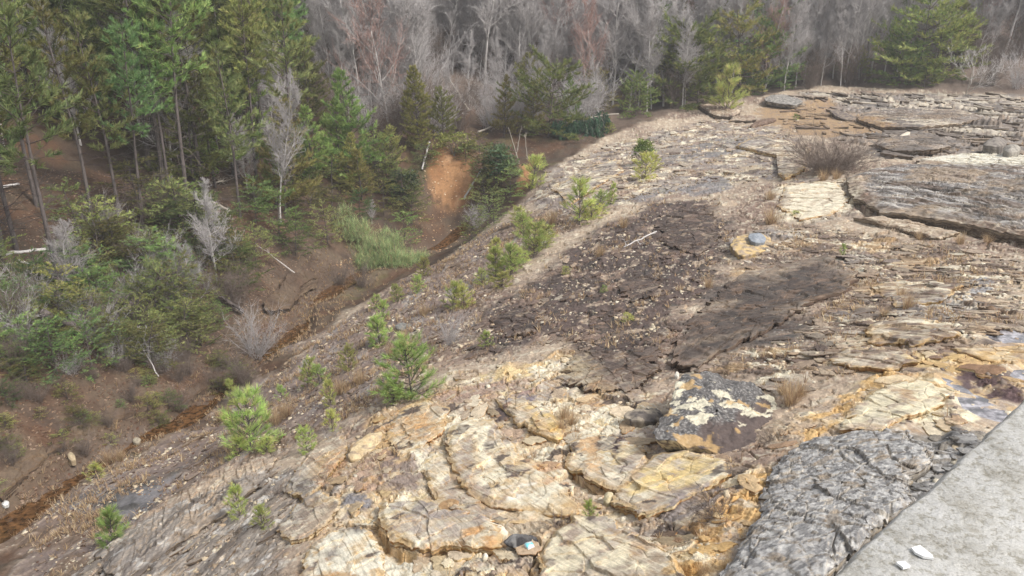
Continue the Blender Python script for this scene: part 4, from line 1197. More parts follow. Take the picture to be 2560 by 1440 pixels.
def bed_mesh(P, thick, lift, under, kind, seed, naround, nring, jag):
    c = P.mean(0)
    Pc = np.vstack([P, P[:1]])
    L = np.concatenate([[0], np.cumsum(np.hypot(*(Pc[1:] - Pc[:-1]).T))])
    s_ = np.linspace(0, L[-1], naround, endpoint=False)
    ring = np.c_[np.interp(s_, L, Pc[:, 0]), np.interp(s_, L, Pc[:, 1])] - c
    R_ = np.hypot(ring[:, 0], ring[:, 1])
    wx_, wy2, hid, _ = worley((ring[:, 0] + c[0]) / .3, (ring[:, 1] + c[1]) / .3, seed)
    dr = jag * (.9 * fbm((ring[:, 0] + c[0]) / .8, (ring[:, 1] + c[1]) / .8, seed, 5) + 1.9 * (hid - .5) + .5 * fbm((ring[:, 0] + c[0]) / .12, (ring[:, 1] + c[1]) / .12, seed + 1, 3))
    ring = ring * np.clip(1 + dr / R_, .5, 1.5)[:, None]
    R_ = np.hypot(ring[:, 0], ring[:, 1])
    off = float(np.median(ground_z(P[:, 0], P[:, 1]) - base_h(P[:, 0], P[:, 1])))
    rows, kinds = [], []
    fr = np.linspace(0, 1, nring) ** .8
    fr[0] = .01
    for f in fr:
        x, y = ring[:, 0] * f + c[0], ring[:, 1] * f + c[1]
        a1, a2 = rot(x, y, STRIKE_Y if kind == 'y' else STRIKE_R, .9, .10)
        sw, s2q, sh, stl_ = worley(x / .45 + .3 * fbm(x, y, 5, 2), y / .45, seed + 2)
        tq1, tq2, tqh, tqt = worley(a1 * 1.1 + .25 * fbm(x, y, 6, 3), a2 * .3, seed + 3)
        st = np.floor(3 * tqh) * .020 + .02 * tqt
        z = base_h(x, y) + off + lift * (1.0 if kind == 'y' else 1.25) + (.0 if kind == 'l' else .014) * fbm(a1, a2, seed + 4, 3) + st + .02 * stl_ + .012 * (sh - .5) - (.008 if kind == 'y' else .03) * sst(.05, .015, s2q - sw)  - .03 * sst(.86, 1.0, f) * thick / .2
        if kind == 'g':
            f1, f2 = rot(x, y, STRIKE_R, 2.4, .45)
            qg = -f2 * .8 + 1.4 * fbm(f1, f2, seed + 7, 4)
            z = z + thick * .20 * (np.floor(qg) - qg + sst(.9, 1, qg - np.floor(qg)) - 0) * -1 * (1 - f ** 6)
        if kind == 'l':
            l1, l2, lh, lt = worley(x / .13, y / .13, seed + 6)
            z = z + .012 * fbm(x / .3, y / .2, seed + 6, 4) + .022 * (lh - .5) + .02 * lt + .008 * fbm(x / .04, y / .04, seed + 16, 3)
        rows.append(np.c_[x, y, z]); kinds.append(0)
    top = rows[-1]
    nl = max(5, int(thick / .022))
    cum_in = 0
    rl = np.random.RandomState(seed)
    for k in range(1, nl + 1):
        d_ = thick * k / nl
        cum_in = under * (k / nl) ** 1.1
        ins = cum_in + (rl.rand() - .5) * .05 + .025 * fbm(s_ * 1.6, s_ * 0 + k * .35, seed + 9, 4)
        q_ = 1 - np.clip(ins / R_, -.2, .8)
        rows.append(np.c_[ring[:, 0] * q_ + c[0], ring[:, 1] * q_ + c[1], top[:, 2] - d_ + .006 * rl.randn()]); kinds.append(k)
    V = np.concatenate(rows)
    nR = len(rows); q = np.arange(naround)
    F = np.concatenate([np.stack([i * naround + q, i * naround + (q + 1) % naround, (i + 1) * naround + (q + 1) % naround, (i + 1) * naround + q], -1) for i in range(nR - 1)])
    if (ring[:, 0] * np.roll(ring[:, 1], -1) - np.roll(ring[:, 0], -1) * ring[:, 1]).sum() < 0:
        F = F[:, ::-1]
    # winding: outward for rings growing from the centre
    F = F[:, ::-1]
    cc = grid_sample(GC, V[:, 0], V[:, 1]) * 1.04
    pal = RIMC[kind]
    for i, k in enumerate(kinds):
        sl = slice(i * naround, (i + 1) * naround)
        n_ = fbm(V[sl, 0] / .3, V[sl, 1] / .3 + k, seed + 12, 4)
        if k > 0:
            a_ = pal[rl.randint(len(pal))]; b_ = pal[rl.randint(len(pal))]
            cc[sl] = lay(np.ones((naround, 3), f32) * a_, b_, sst(-.05, .15, n_))
        elif kind == 'l':
            xs, ys = V[sl, 0], V[sl, 1]
            e1 = fbm(xs / .11, ys / .08, seed + 14, 5, .62); e2 = fbm(xs / .3, ys / .3, seed + 15, 4)
            q0 = np.ones((naround, 3), f32) * C(180, 178, 176)
            q0 = lay(q0, C(116, 115, 116), sst(-.05, .3, -e1 - .5 * e2) * .7)
            q0 = lay(q0, C(206, 205, 202), sst(.12, .4, e1 - .2 * e2) * .6)
            q0 = lay(q0, C(150, 136, 118), sst(.3, .5, e2) * .6)
            cc[sl] = q0
        elif kind in 'yg':
            if kind == 'y':
                cc[sl] = lay(cc[sl], CREAMC, sst(-.1, .3, n_) * .35)
            if fr[i] > .88:
                cc[sl] = lay(cc[sl], pal[1], sst(-.2, .3, n_) * .65 * sst(.88, .95, fr[i]))
        elif kind == 'd':
            n2_ = fbm(V[sl, 0] / .8, V[sl, 1] / .5, seed + 13, 5)
            dk = lay(lay(np.ones((naround, 3), f32) * C(102, 92, 87), C(82, 75, 72), sst(-.1, .2, n2_)), C(134, 114, 100), sst(.22, .4, n_) * .7)
            cc[sl] = lay(cc[sl], dk, np.full(naround, .45))
    return V, F, cc


def add_rocky(me):
    a_ = me.attributes.new("rocky", 'FLOAT', 'POINT')
    a_.data.foreach_set("value", np.ones(len(me.vertices), f32))
    return me


for k, (P, t_, l_, u_, kd) in enumerate(SLABS):
    size = float(np.hypot(*(P.max(0) - P.min(0))))
    dist = float(np.hypot(*P.mean(0)))
    na = int(np.clip(size / dist * 1900, 70, 420))
    if kd == 'l':
        na = int(na * 1.2)
    V, F, cc = bed_mesh(P, t_, l_, u_, kd, 500 + k, na, int(np.clip(na / 4, 10, 100)) if kd != 'l' else max(30, na // 4), min(.07, size * .03) * (2.6 if kd == 'd' else 1))
    o = obj("bedrock_ledge", add_rocky(mesh_np("bedrock_ledge", V, F, np.clip(cc, .01, .85))), M_GROUND)
    o['kind'] = 'structure'

def rand_on(poly, n, rs, dens=None):
    P = np.asarray(poly)
    out = []
    while sum(len(q) for q in out) < n:
        # density falls off with distance so far ground is not over-filled
        q = np.c_[rs.uniform(P[:, 0].min(), P[:, 0].max(), 4000), rs.uniform(P[:, 1].min(), P[:, 1].max(), 4000)]
        ok = inside(q[:, 0], q[:, 1], P) & (rs.rand(4000) < np.clip((16 / np.hypot(q[:, 0], q[:, 1])) ** 1.2, 0, 1)) & (abs(q[:, 0] / q[:, 1]) < .68)
        q = q[ok]
        if dens is not None:
            q = q[rs.rand(len(q)) < dens(q[:, 0], q[:, 1])]
        out.append(q)
    return np.concatenate(out)[:n]


# thin broken plates of the same beds, lapping over one another all over the slope
rs = np.random.RandomState(31)


def plates(poly, n, size, strike, aspect, kind, thick, dens=None):
    C0 = rand_on(poly, n, rs, dens)
    Vs, Fs, Cs = [], [], []
    NA = 22
    a = np.arange(NA) / NA * 2 * np.pi
    f_top = []
    for i, (px_, py_) in enumerate(C0):
        r0 = math.hypot(px_, py_)
        s_ = size * (.35 + 1.0 * rs.rand() ** 2) * (1 + .010 * r0)
        rad = s_ * (1 + .30 * np.sin(a * 2 + rs.rand() * 6) * rs.rand() + .22 * np.sin(a * 3 + rs.rand() * 6) * rs.rand() + .16 * rs.randn(NA) * .7)
        rad = np.clip(rad, .3 * s_, 1.8 * s_)
        th = strike + rs.randn() * .35
        x = rad * np.cos(a) * aspect; y = rad * np.sin(a) / aspect
        X_ = x * math.cos(th) - y * math.sin(th); Y_ = x * math.sin(th) + y * math.cos(th)
        t = thick * (.5 + rs.rand()) * (1 + .008 * r0)
        tl = (rs.randn() * .05, rs.randn() * .05 + .03)
        z0 = float(ground_z(px_, py_)) + t * (.15 + .5 * rs.rand())
        rows = []
        for f, dz in ((.35, .006), (.8, .002), (.97, -.002), (1.0, -.35 * t), (.93, -.5 * t), (.99, -.8 * t), (.86, -1.3 * t)):
            xx, yy = X_ * f + px_, Y_ * f + py_
            zz = z0 + (GBX(xx, yy) - GBX(px_, py_)) + tl[0] * X_ * f + tl[1] * Y_ * f + dz + (.05 * t * rs.randn(NA) if dz > -.01 else 0)
            rows.append(np.c_[xx, yy, zz])
        V = np.concatenate([[[px_, py_, z0 + .008]], *rows])
        b = sum(len(v) for v in Vs)
        q = np.arange(NA)
        F = [np.stack([np.zeros(NA, int), 1 + q, 1 + (q + 1) % NA, np.zeros(NA, int)], -1)[:, :3]]
        Fq = np.concatenate([np.stack([1 + j * NA + q, 1 + (j + 1) * NA + q, 1 + (j + 1) * NA + (q + 1) % NA, 1 + j * NA + (q + 1) % NA], -1) for j in range(6)])
        Fs.append(Fq + b)
        f_top.append(F[0] + b)
        g_ = grid_sample(GC, np.array([px_]), np.array([py_]))[0]
        pal = RIMC[kind]
        ct = (g_ * .65 + pal[rs.randint(len(pal))] * .35) * (.86 + .3 * rs.rand())
        cc = np.ones((len(V), 3)) * ct
        cc[1 + 3 * NA:1 + 5 * NA] = pal[rs.randint(len(pal))] * (.8 + .3 * rs.rand())
        cc[1 + 5 * NA:] = pal[rs.randint(len(pal))] * (.7 + .3 * rs.rand())
        cc[:1 + 3 * NA] *= (1 + .10 * rs.randn(1 + 3 * NA))[:, None]
        Vs.append(V); Cs.append(cc)
    return Vs, Fs, f_top, Cs


_bx = np.linspace(-60, 80, 281); _by = np.linspace(0, 100, 201)
_BX, _BY = np.meshgrid(_bx, _by)
_BH = base_h(_BX, _BY)


def GBX(x, y):
    fi = np.clip((np.asarray(y, float)) / .5, 0, 199.9); fj = np.clip((np.asarray(x, float) + 60) / .5, 0, 279.9)
    i = fi.astype(int); j = fj.astype(int); u = fi - i; v = fj - j
    return _BH[i, j] * (1 - u) * (1 - v) + _BH[i + 1, j] * u * (1 - v) + _BH[i, j + 1] * (1 - u) * v + _BH[i + 1, j + 1] * u * v


pd = lambda x, y: np.clip(.15 + 1.2 * fbm(x / 1.4, y / 1.4, 220, 4), 0.03, 1)
AV, AF, AT, AC = [], [], [], []
for (poly, n, size, strike, asp, kd, th) in ((YELLOW, 330, .16, STRIKE_Y, 1.35, 'y', .035), (CREAM, 620, .17, STRIKE_R, 1.25, 'm', .06), (MIXED, 620, .14, STRIKE_M, 1.5, 'm', .04), (MIXED, 260, .13, STRIKE_M, 1.5, 'd', .04),
                                              (SLAB, 160, .16, STRIKE_M, 1.6, 'd', .035), (GREYR, 420, .20, STRIKE_R, 1.8, 'g', .05), (DARK, 650, .12, STRIKE_L, 1.3, 'd', .045), (STRIP, 520, .12, STRIKE_L, 1.4, 'b', .045), (GREYB, 260, .14, STRIKE_L, 1.5, 'g', .04),
                                              (FARR, 420, .28, STRIKE_R, 2.0, 'g', .10), (LICHEN, 260, .075, STRIKE_M, 1.4, 'l', .025)):
    v, f, t, c_ = plates(poly, n, size, strike, asp, kd, th, pd)
    b = sum(len(q) for q in AV)
    AV += v; AF += [q + b for q in f]; AT += [q + b for q in t]; AC += c_
V = np.concatenate(AV); cc = np.concatenate(AC)
Tq = np.concatenate(AT)
F = np.concatenate(AF + [np.c_[Tq, Tq[:, 2:3]]])
bm_me = bpy.data.meshes.new("bedrock_plates")
fl = [tuple(q) if len(set(q)) == 4 else tuple(q[:3]) for q in F.tolist()]
bm_me.from_pydata(V.tolist(), [], fl)
at = bm_me.attributes.new("tint", 'FLOAT_COLOR', 'POINT')
c4 = np.ones((len(V), 4), f32); c4[:, :3] = np.clip(cc, .01, .85)
at.data.foreach_set("color", c4.ravel())
o = obj("bedrock_plates", add_rocky(bm_me), M_GROUND)
o['kind'] = 'structure'

# ------------------------------------------------------------------ loose chips, leaf litter, dry grass: what nobody could count
def scatter_chips(name, P2, size, rs, palette, mat, flat=.35):
    """little angular flat stones, one mesh"""
    n = len(P2)
    base = np.array([(-1, -1), (1, -1), (1, 1), (-1, 1)], float)
    a = rs.rand(n) * 6.28
    ca, sa = np.cos(a), np.sin(a)
    asp = .5 + .6 * rs.rand(n)
    Vt = np.zeros((n, 8, 3))
    for k in range(4):
        bx = base[k, 0] * (.7 + .5 * rs.rand(n)) * size
        by = base[k, 1] * (.7 + .5 * rs.rand(n)) * size * asp
        x = bx * ca - by * sa; y = bx * sa + by * ca
        Vt[:, k, 0] = x; Vt[:, k, 1] = y; Vt[:, k, 2] = -size * .2
        sh = .75 + .2 * rs.rand(n)
        Vt[:, k + 4, 0] = x * sh; Vt[:, k + 4, 1] = y * sh; Vt[:, k + 4, 2] = size * flat * 2 * (.5 + .6 * rs.rand(n))
    tx_, ty_ = rs.randn(n) * .22, rs.randn(n) * .22
    Vt[:, :, 2] += Vt[:, :, 0] * tx_[:, None] + Vt[:, :, 1] * ty_[:, None]
    Vt[:, :, 0] += P2[:, 0:1]; Vt[:, :, 1] += P2[:, 1:2]; Vt[:, :, 2] += ground_z(P2[:, 0], P2[:, 1])[:, None]
    f = np.array([(4, 5, 6, 7), (0, 1, 5, 4), (1, 2, 6, 5), (2, 3, 7, 6), (3, 0, 4, 7)])
    F = (np.arange(n)[:, None, None] * 8 + f[None]).reshape(-1, 4)
    cc = palette[rs.randint(len(palette), size=n)] * (.75 + .45 * rs.rand(n))[:, None]
    o = obj(name, mesh_np(name, Vt.reshape(-1, 3), F, np.repeat(np.clip(cc, 0, .8), 8, 0)), mat)
    o['kind'] = 'stuff'
    return o


rs = np.random.RandomState(3)


clump = lambda x, y: np.clip(.12 + 1.1 * fbm(x / .9, y / .9, 200, 4), 0.03, 1)
ch_pal = np.array([C(226, 216, 194), C(206, 188, 160), C(186, 164, 138), C(170, 152, 136), C(140, 126, 116), C(214, 200, 174)])
Pd = np.concatenate([rand_on(DARK, 1300, rs, clump), rand_on(STRIP, 3600, rs, clump), rand_on(CREAM, 2000, rs, clump), rand_on(MIXED, 2200, rs, clump), rand_on(YELLOW, 350, rs, clump), rand_on(GREYB, 700, rs, clump), rand_on(ROCK, 2500, rs, clump)])
sz = (.012 + .045 * rs.rand(len(Pd)) ** 4) * (1 + .012 * np.hypot(Pd[:, 0], Pd[:, 1]))
scatter_chips("loose_gravel", Pd, sz, rs, ch_pal, M_STONE, .2)
FLOOR = W([(0, 1350), (300, 1100), (560, 960), (720, 840), (780, 740), (860, 700), (760, 560), (600, 430), (300, 420), (0, 420), (-150, 800), (-150, 1400)])
lf_pal = np.array([C(122, 96, 76), C(106, 82, 66), C(138, 114, 94), C(90, 70, 58), C(156, 134, 116), C(104, 76, 62)])
BROWNB = W([(840, 250), (1500, 250), (1500, 345), (1340, 400), (1210, 372), (1050, 385), (960, 420), (900, 520), (800, 520)])
Pl = np.concatenate([rand_on(BROWNB, 4000, rs), rand_on(FLOOR, 17000, rs), rand_on(STRIP, 2500, rs, clump)])
GUL = W([(1060, 380), (1200, 380), (1250, 420), (1200, 560), (1120, 620), (1000, 660), (880, 700), (820, 660), (1000, 560), (1050, 470)])
Pq = rand_on(GUL, 1500, rs)
scatter_chips("clay_clods", Pq, .018 + .045 * rs.rand(len(Pq)) ** 3, rs, np.array([C(186, 146, 108), C(206, 172, 134), C(150, 116, 86), C(120, 94, 74), C(214, 190, 160)]), M_STONE, .3)
scatter_chips("leaf_litter", Pl, .02 + .03 * rs.rand(len(Pl)), rs, lf_pal, M_STONE, .08)


def blades(P, n_per, rs, hgt, wid, spread, pal, droop=.5):
    """thin bent blades growing from points P (n,3); returns V, F, colours"""
    n = len(P) * n_per
    base = np.repeat(P, n_per, 0)
    h = np.repeat(np.broadcast_to(hgt, len(P)), n_per) * (.5 + .7 * rs.rand(n))
    a = rs.rand(n) * 6.283
    lean = rs.rand(n) ** .7 * spread
    d = np.c_[np.cos(a) * np.sin(lean), np.sin(a) * np.sin(lean), np.cos(lean)]
    b0 = base + np.c_[np.cos(a), np.sin(a), a * 0] * (rs.rand(n) * .25 * h)[:, None] * .5
    mid = b0 + d * (h * .6)[:, None]
    d2 = d.copy(); d2[:, 2] -= droop * rs.rand(n); d2 /= np.linalg.norm(d2, axis=1)[:, None]
    tip = mid + d2 * (h * .5)[:, None]
    s = np.c_[-np.sin(a), np.cos(a), a * 0] * (wid * (.6 + .8 * rs.rand(n)))[:, None]
    V = np.stack([b0 - s, b0 + s, mid + s * .8, mid - s * .8, tip + s * .1, tip - s * .1], 1).reshape(-1, 3)
    k = np.arange(n)[:, None] * 6
    F = np.concatenate([k + np.array([0, 1, 2, 3]), k + np.array([3, 2, 4, 5])])
    c = pal[rs.randint(len(pal), size=n)] * (.75 + .5 * rs.rand(n))[:, None]
    return V, F, np.repeat(c, 6, 0)


M_GRASS = tint_mat("dry_grass_blades", .8, 20, .15, 0, .01, .15, 0, .5)
dry_pal = np.array([C(216, 190, 150), C(200, 170, 132), C(230, 208, 172), C(178, 150, 124), C(190, 160, 134)])*1.1
gd = lambda x, y: np.clip(.05 + 1.3 * fbm(x / 1.6, y / 1.6, 210, 4), 0.02, 1)
def creek_band(n_):
    k_ = rs.randint(len(cx) - 30, size=n_)
    return np.c_[cx[k_], cy[k_]] + (rs.randn(n_, 2)) * .9


PG = np.concatenate([creek_band(1500), rand_on(STRIP, 2600, rs, gd), rand_on(MIXED, 420, rs, gd), rand_on(DARK, 500, rs, gd), rand_on(CREAM, 200, rs, gd), rand_on(YELLOW, 160, rs, gd), rand_on(FARR, 60, rs, gd)])
PG3 = np.c_[PG, ground_z(PG[:, 0], PG[:, 1]) - .01]
V, F, c = blades(PG3, 8, rs, .08 + .13 * rs.rand(len(PG3)), .003 + .0002 * np.hypot(PG[:, 0], PG[:, 1]).repeat(8), 1.0, dry_pal)
o = obj("dry_grass", mesh_np("dry_grass", V, F, c), M_GRASS)
o['kind'] = 'stuff'

# ------------------------------------------------------------------ trees and shrubs
def bark_mat(name, c1, c2, scale=9):
    m, nt, bs = new_mat(name)
    n = noise(nt, scale, 5, .65)
    tcn = [q for q in nt.nodes if q.type == 'TEX_COORD'][0]
    mp = N(nt, "ShaderNodeMapping"); mp.inputs['Scale'].default_value = (3, 3, .6)
    nt.links.new(tcn.outputs['Object'], mp.inputs[0]); nt.links.new(mp.outputs[0], n.inputs['Vector'])
    r = ramp(nt, n.outputs['Fac'], [(.3, tuple(c1)), (.7, tuple(c2))])
    oi = N(nt, "ShaderNodeObjectInfo")
    mv = N(nt, "ShaderNodeMapRange"); mv.inputs[3].default_value = .8; mv.inputs[4].default_value = 1.15
    h = N(nt, "ShaderNodeHueSaturation")
    nt.links.new(oi.outputs['Random'], mv.inputs[0]); nt.links.new(mv.outputs[0], h.inputs['Value'])
    nt.links.new(r.outputs[0], h.inputs['Color']); nt.links.new(h.outputs[0], bs.inputs['Base Color'])
    bs.inputs['Roughness'].default_value = .95
    bs.inputs['Specular IOR Level'].default_value = .1
    b = N(nt, "ShaderNodeBump"); b.inputs['Strength'].default_value = .6; b.inputs['Distance'].default_value = .02
    nt.links.new(n.outputs['Fac'], b.inputs['Height']); nt.links.new(b.outputs[0], bs.inputs['Normal'])
    return m


M_PINEBARK = bark_mat("pine_bark", s2l(84, 78, 78) * .7, s2l(126, 116, 112) * .7)
M_PALEBARK = bark_mat("pale_bare_bark", C(206, 200, 196), C(236, 231, 228), 6)
M_GREYBARK = bark_mat("grey_twig_bark", C(188, 182, 180), C(218, 212, 211), 6)
M_REDTWIG = bark_mat("reddish_twig_bark", C(184, 148, 138), C(206, 174, 164), 6)
M_DEADWOOD = bark_mat("bleached_dead_wood", C(164, 152, 140), C(204, 196, 184), 8)
M_BROWNTWIG = bark_mat("brown_twig_bark", C(120, 106, 98), C(156, 142, 132), 8)
M_DARKWOOD = bark_mat("rotten_wood", C(70, 64, 62), C(120, 112, 108), 14)
M_NEEDLE = tint_mat("pine_needles", .75, 3, .3, 0, .01, .2, 1.2, .35)
M_LEAF = tint_mat("small_green_leaves", .6, 4, .2, 0, .01, .3, .7, .3)


def nrm(v):
    return v / (np.linalg.norm(v, axis=-1, keepdims=True) + 1e-9)


def tubes(S, sides=3):
    """S rows: p0 xyz r0 p1 xyz r1 -> open prisms"""
    S = np.asarray(S, float)
    d = nrm(S[:, 4:7] - S[:, 0:3])
    ref = np.where(np.abs(d[:, 2:3]) > .9, np.array([[1., 0, 0]]), np.array([[0, 0, 1.]]))
    u = nrm(np.cross(d, ref)); v = np.cross(d, u)
    V = []
    for k in range(sides):
        a = 2 * math.pi * k / sides
        o = u * math.cos(a) + v * math.sin(a)
        V.append(S[:, 0:3] + o * S[:, 3:4]); V.append(S[:, 4:7] + o * S[:, 7:8])
    V = np.stack(V, 1)                                   # n, 2*sides, 3
    f = np.array([(2 * k, 2 * ((k + 1) % sides), 2 * ((k + 1) % sides) + 1, 2 * k + 1) for k in range(sides)])
    F = (np.arange(len(S))[:, None, None] * 2 * sides + f[None]).reshape(-1, 4)
    return V.reshape(-1, 3), F


def limb(rs, p, d, length, r0, r1, n, wander, lift=0.0):
    """a bending limb: its segments and its points"""
    segs, pts = [], [np.array(p, float)]
    p = np.array(p, float); d = np.array(d, float)
    for i in range(n):
        d = d + rs.randn(3) * wander
        d[2] += lift / n
        d /= np.linalg.norm(d)
        q = p + d * length / n
        ra = r0 + (r1 - r0) * i / n; rb = r0 + (r1 - r0) * (i + 1) / n
        segs.append(np.r_[p, ra, q, rb])
        p = q
        pts.append(p.copy())
    return segs, pts


def az_dir(a, el):
    return np.array([math.cos(a) * math.cos(el), math.sin(a) * math.cos(el), math.sin(el)])


def bare_tree(seed, H, start=.35, nb=18, spread=.32, r=.011, up=.9, fine=1.0, lean=0.02):
    """trunk segments, twig segments of a leafless tree"""
    rs = np.random.RandomState(seed)
    T, K = [], []
    s, pts = limb(rs, (0, 0, -.3), (rs.randn() * lean, rs.randn() * lean, 1), H, r * H, .012, 12, .05)
    T += s
    pts = np.array(pts)
    for b in range(nb):
        f = start + (1 - start) * (b + rs.rand()) / nb * .97
        i = f * 12; k = int(i)
        p = pts[k] + (pts[min(k + 1, 12)] - pts[k]) * (i - k)
        L = H * spread * (1.05 - f) * (.7 + .6 * rs.rand()) + H * .05
        a = rs.rand() * 6.28
        s, bp = limb(rs, p, az_dir(a, .45 + .5 * rs.rand()), L, r * H * .38 * (1.1 - f) + .012, .009, 6, .16, up)
        (T if f < .62 else K).extend(s)
        for j in range(1, 7):
            for q in range(int(2 * fine) + (rs.rand() < .5)):
                dd = nrm(bp[j] - bp[j - 1]) + rs.randn(3) * .55
                dd[2] += .25
                s, tp = limb(rs, bp[j], nrm(dd), L * (.22 + .3 * rs.rand()), .013, .008, 3, .2, .4)
                K += s
                for t in range(1, 4):
                    for w in range(int(1.6 * fine + rs.rand())):
                        s, _ = limb(rs, tp[t], nrm(nrm(tp[t] - tp[t - 1]) + rs.randn(3) * .6 + [0, 0, .2]), L * (.1 + .16 * rs.rand()), .008, .005, 1, .1)
                        K += s
    return np.array(T), np.array(K)


def tufts(P, D, rs, n_per, length, width, cone, pal, sag=0.0):
    """needle tufts: slim triangles fanning out of points P along directions D"""
    n = len(P) * n_per
    b = np.repeat(P, n_per, 0); d = np.repeat(nrm(D), n_per, 0)
    dirs = nrm(d + nrm(rs.randn(n, 3)) * (cone * rs.rand(n, 1) ** .5))
    dirs[:, 2] -= sag * rs.rand(n); dirs = nrm(dirs)
    L = length * (.6 + .6 * rs.rand(n, 1))
    s = nrm(np.cross(dirs, rs.randn(n, 3))) * width * (.7 + .6 * rs.rand(n, 1))
    o = b + d * (rs.rand(n, 1) - .6) * length * .6
    V = np.stack([o - s, o + s, o + dirs * L + s * .25, o + dirs * L - s * .25], 1).reshape(-1, 3)
    F = np.arange(n * 4).reshape(-1, 4)
    tc = pal[rs.randint(len(pal), size=len(P))] * (.72 + .5 * rs.rand(len(P), 1))
    c = np.repeat(tc, n_per, 0) * (.85 + .3 * rs.rand(n, 1))
    return V, F, np.repeat(c, 4, 0)


def G(*rgb):
    return s2l(*rgb) * .9


PINE_G = np.array([G(134, 154, 90), G(120, 142, 82), G(146, 164, 98), G(112, 130, 80), G(152, 160, 100)])
PINE_D = np.array([G(118, 138, 88), G(108, 126, 80), G(130, 146, 92), G(124, 134, 86)])
PINE_Y = np.array([G(190, 204, 118), G(178, 196, 112), G(200, 210, 134), G(166, 184, 112), G(196, 190, 130)])
PINE_O = np.array([G(138, 152, 84), G(150, 160, 90), G(124, 140, 80), G(158, 164, 100)])


def pine(seed, H, base=.5, spread=.22, nwh=12, per=5, pal=PINE_G, tl=.24, tw=.014, n_per=12, r=.012, rise=.25, shape='round', dead=10, dens=1.0, droop=0.0):
    rs = np.random.RandomState(seed)
    T, B, P, D = [], [], [], []
    s, pts = limb(rs, (0, 0, -.3), (rs.randn() * .02, rs.randn() * .02, 1), H + .3, r * H, .015, 14, .018)
    T += s
    pts = np.array(pts)

    def at(f):
        i = min(f, .999) * 14; k = int(i)
        return pts[k] + (pts[k + 1] - pts[k]) * (i - k)
    for _ in range(dead):
        f = (.12 + .88 * rs.rand()) * base
        s, bp = limb(rs, at(f), az_dir(rs.rand() * 6.28, rs.rand() * .5 - .15), H * .06 + H * .10 * rs.rand(), .022, .006, 4, .15)
        B += s
        for j in (2, 3):
            s, _ = limb(rs, bp[j], nrm(bp[j] - bp[j - 1] + rs.randn(3) * .1), H * .05, .010, .004, 2, .2)
            B += s
    for w in range(nwh):
        g = (w + .5 * rs.rand()) / nwh
        f = base + (1 - base) * g * .96
        if shape == 'cone':
            Lr = spread * H * (1 - g) ** .85 + .12
        elif shape == 'column':
            Lr = spread * H * min(1, (1 - g) * 2.2) ** .7 + .1
        else:
            Lr = spread * H * (1.1 - g) ** .55 * (.55 + .9 * min(1, g * 3 + .15)) * .8
        a0 = rs.rand() * 6.28
        for b in range(per):
            if rs.rand() > dens:
                continue
            a = a0 + b * 6.28 / per + rs.randn() * .25
            L = Lr * (.65 + .6 * rs.rand())
            el = rise + .55 * g + rs.randn() * .12
            s, bp = limb(rs, at(f), az_dir(a, el), L, .008 + .010 * L, .006, 5, .09, .25 - droop)
            B += s
            n_sub = max(2, int(L * 3.2 / max(tl, .12) * .28))
            for j in range(n_sub):
                u = (.30 + .70 * (j + rs.rand()) / n_sub)
                i = u * 5; k = min(int(i), 4)
                p = bp[k] + (bp[k + 1] - bp[k]) * (i - k)
                dirb = nrm(bp[k + 1] - bp[k])
                side = np.cross(dirb, [0, 0, 1]) * (1 if rs.rand() < .5 else -1)
                dd = nrm(dirb * .7 + side * (.5 + .5 * rs.rand()) + np.array([0, 0, .25 * rs.rand() - droop * .6]))
                l2 = L * (.16 + .22 * rs.rand()) * (1.25 - u * .5)
                s, tp = limb(rs, p, dd, l2, .008, .005, 2, .12, .1 - droop)
                B += s
                for t in (1, 2):
                    P.append(tp[t]); D.append(tp[t] - tp[t - 1] + np.array([0, 0, .15 * l2]))
                if l2 > tl * 1.2:
                    P.append((tp[0] + tp[1]) * .5); D.append(tp[1] - tp[0])
            P.append(bp[5]); D.append(bp[5] - bp[4])
            P.append(bp[4]); D.append(bp[5] - bp[4])
    for k in range(4):
        P.append(at(.97 - .03 * k) + rs.randn(3) * .03); D.append(np.array([rs.randn() * .3, rs.randn() * .3, 1]))
    P, D = np.array(P), np.array(D)
    V, F, c = tufts(P, D, rs, n_per, tl, tw, .95, pal, droop * .5)
    return np.array(T), np.array(B), (V, F, c)


def make_pine(name, label, cat, group, needle_mat=None, bark=None, **kw):
    t = thing(name, (0, 0, 0), label, cat, group)
    T, B, (V, F, c) = pine(**kw)
    v, f = tubes(T, 7); obj("trunk", mesh_np("trunk", v, f, None, True), bark or M_PINEBARK, t)
    v, f = tubes(B, 3)
    wood = np.tile(s2l(112, 102, 96) * .7, (len(v), 1))
    obj("crown", mesh_np("crown", np.concatenate([V, v]), np.concatenate([F, f + len(V)]), np.concatenate([c, wood])), needle_mat or M_NEEDLE, t)
    t['h0'] = float(kw['H'])
    return t


def make_bare(name, label, cat, group, bark, twig, **kw):
    t = thing(name, (0, 0, 0), label, cat, group)
    T, K = bare_tree(**kw)
    v, f = tubes(T, 5); obj("trunk", mesh_np("trunk", v, f), bark, t)
    v, f = tubes(K, 3); obj("crown", mesh_np("crown", v, f), twig, t)
    t['h0'] = float(kw['H'])
    return t


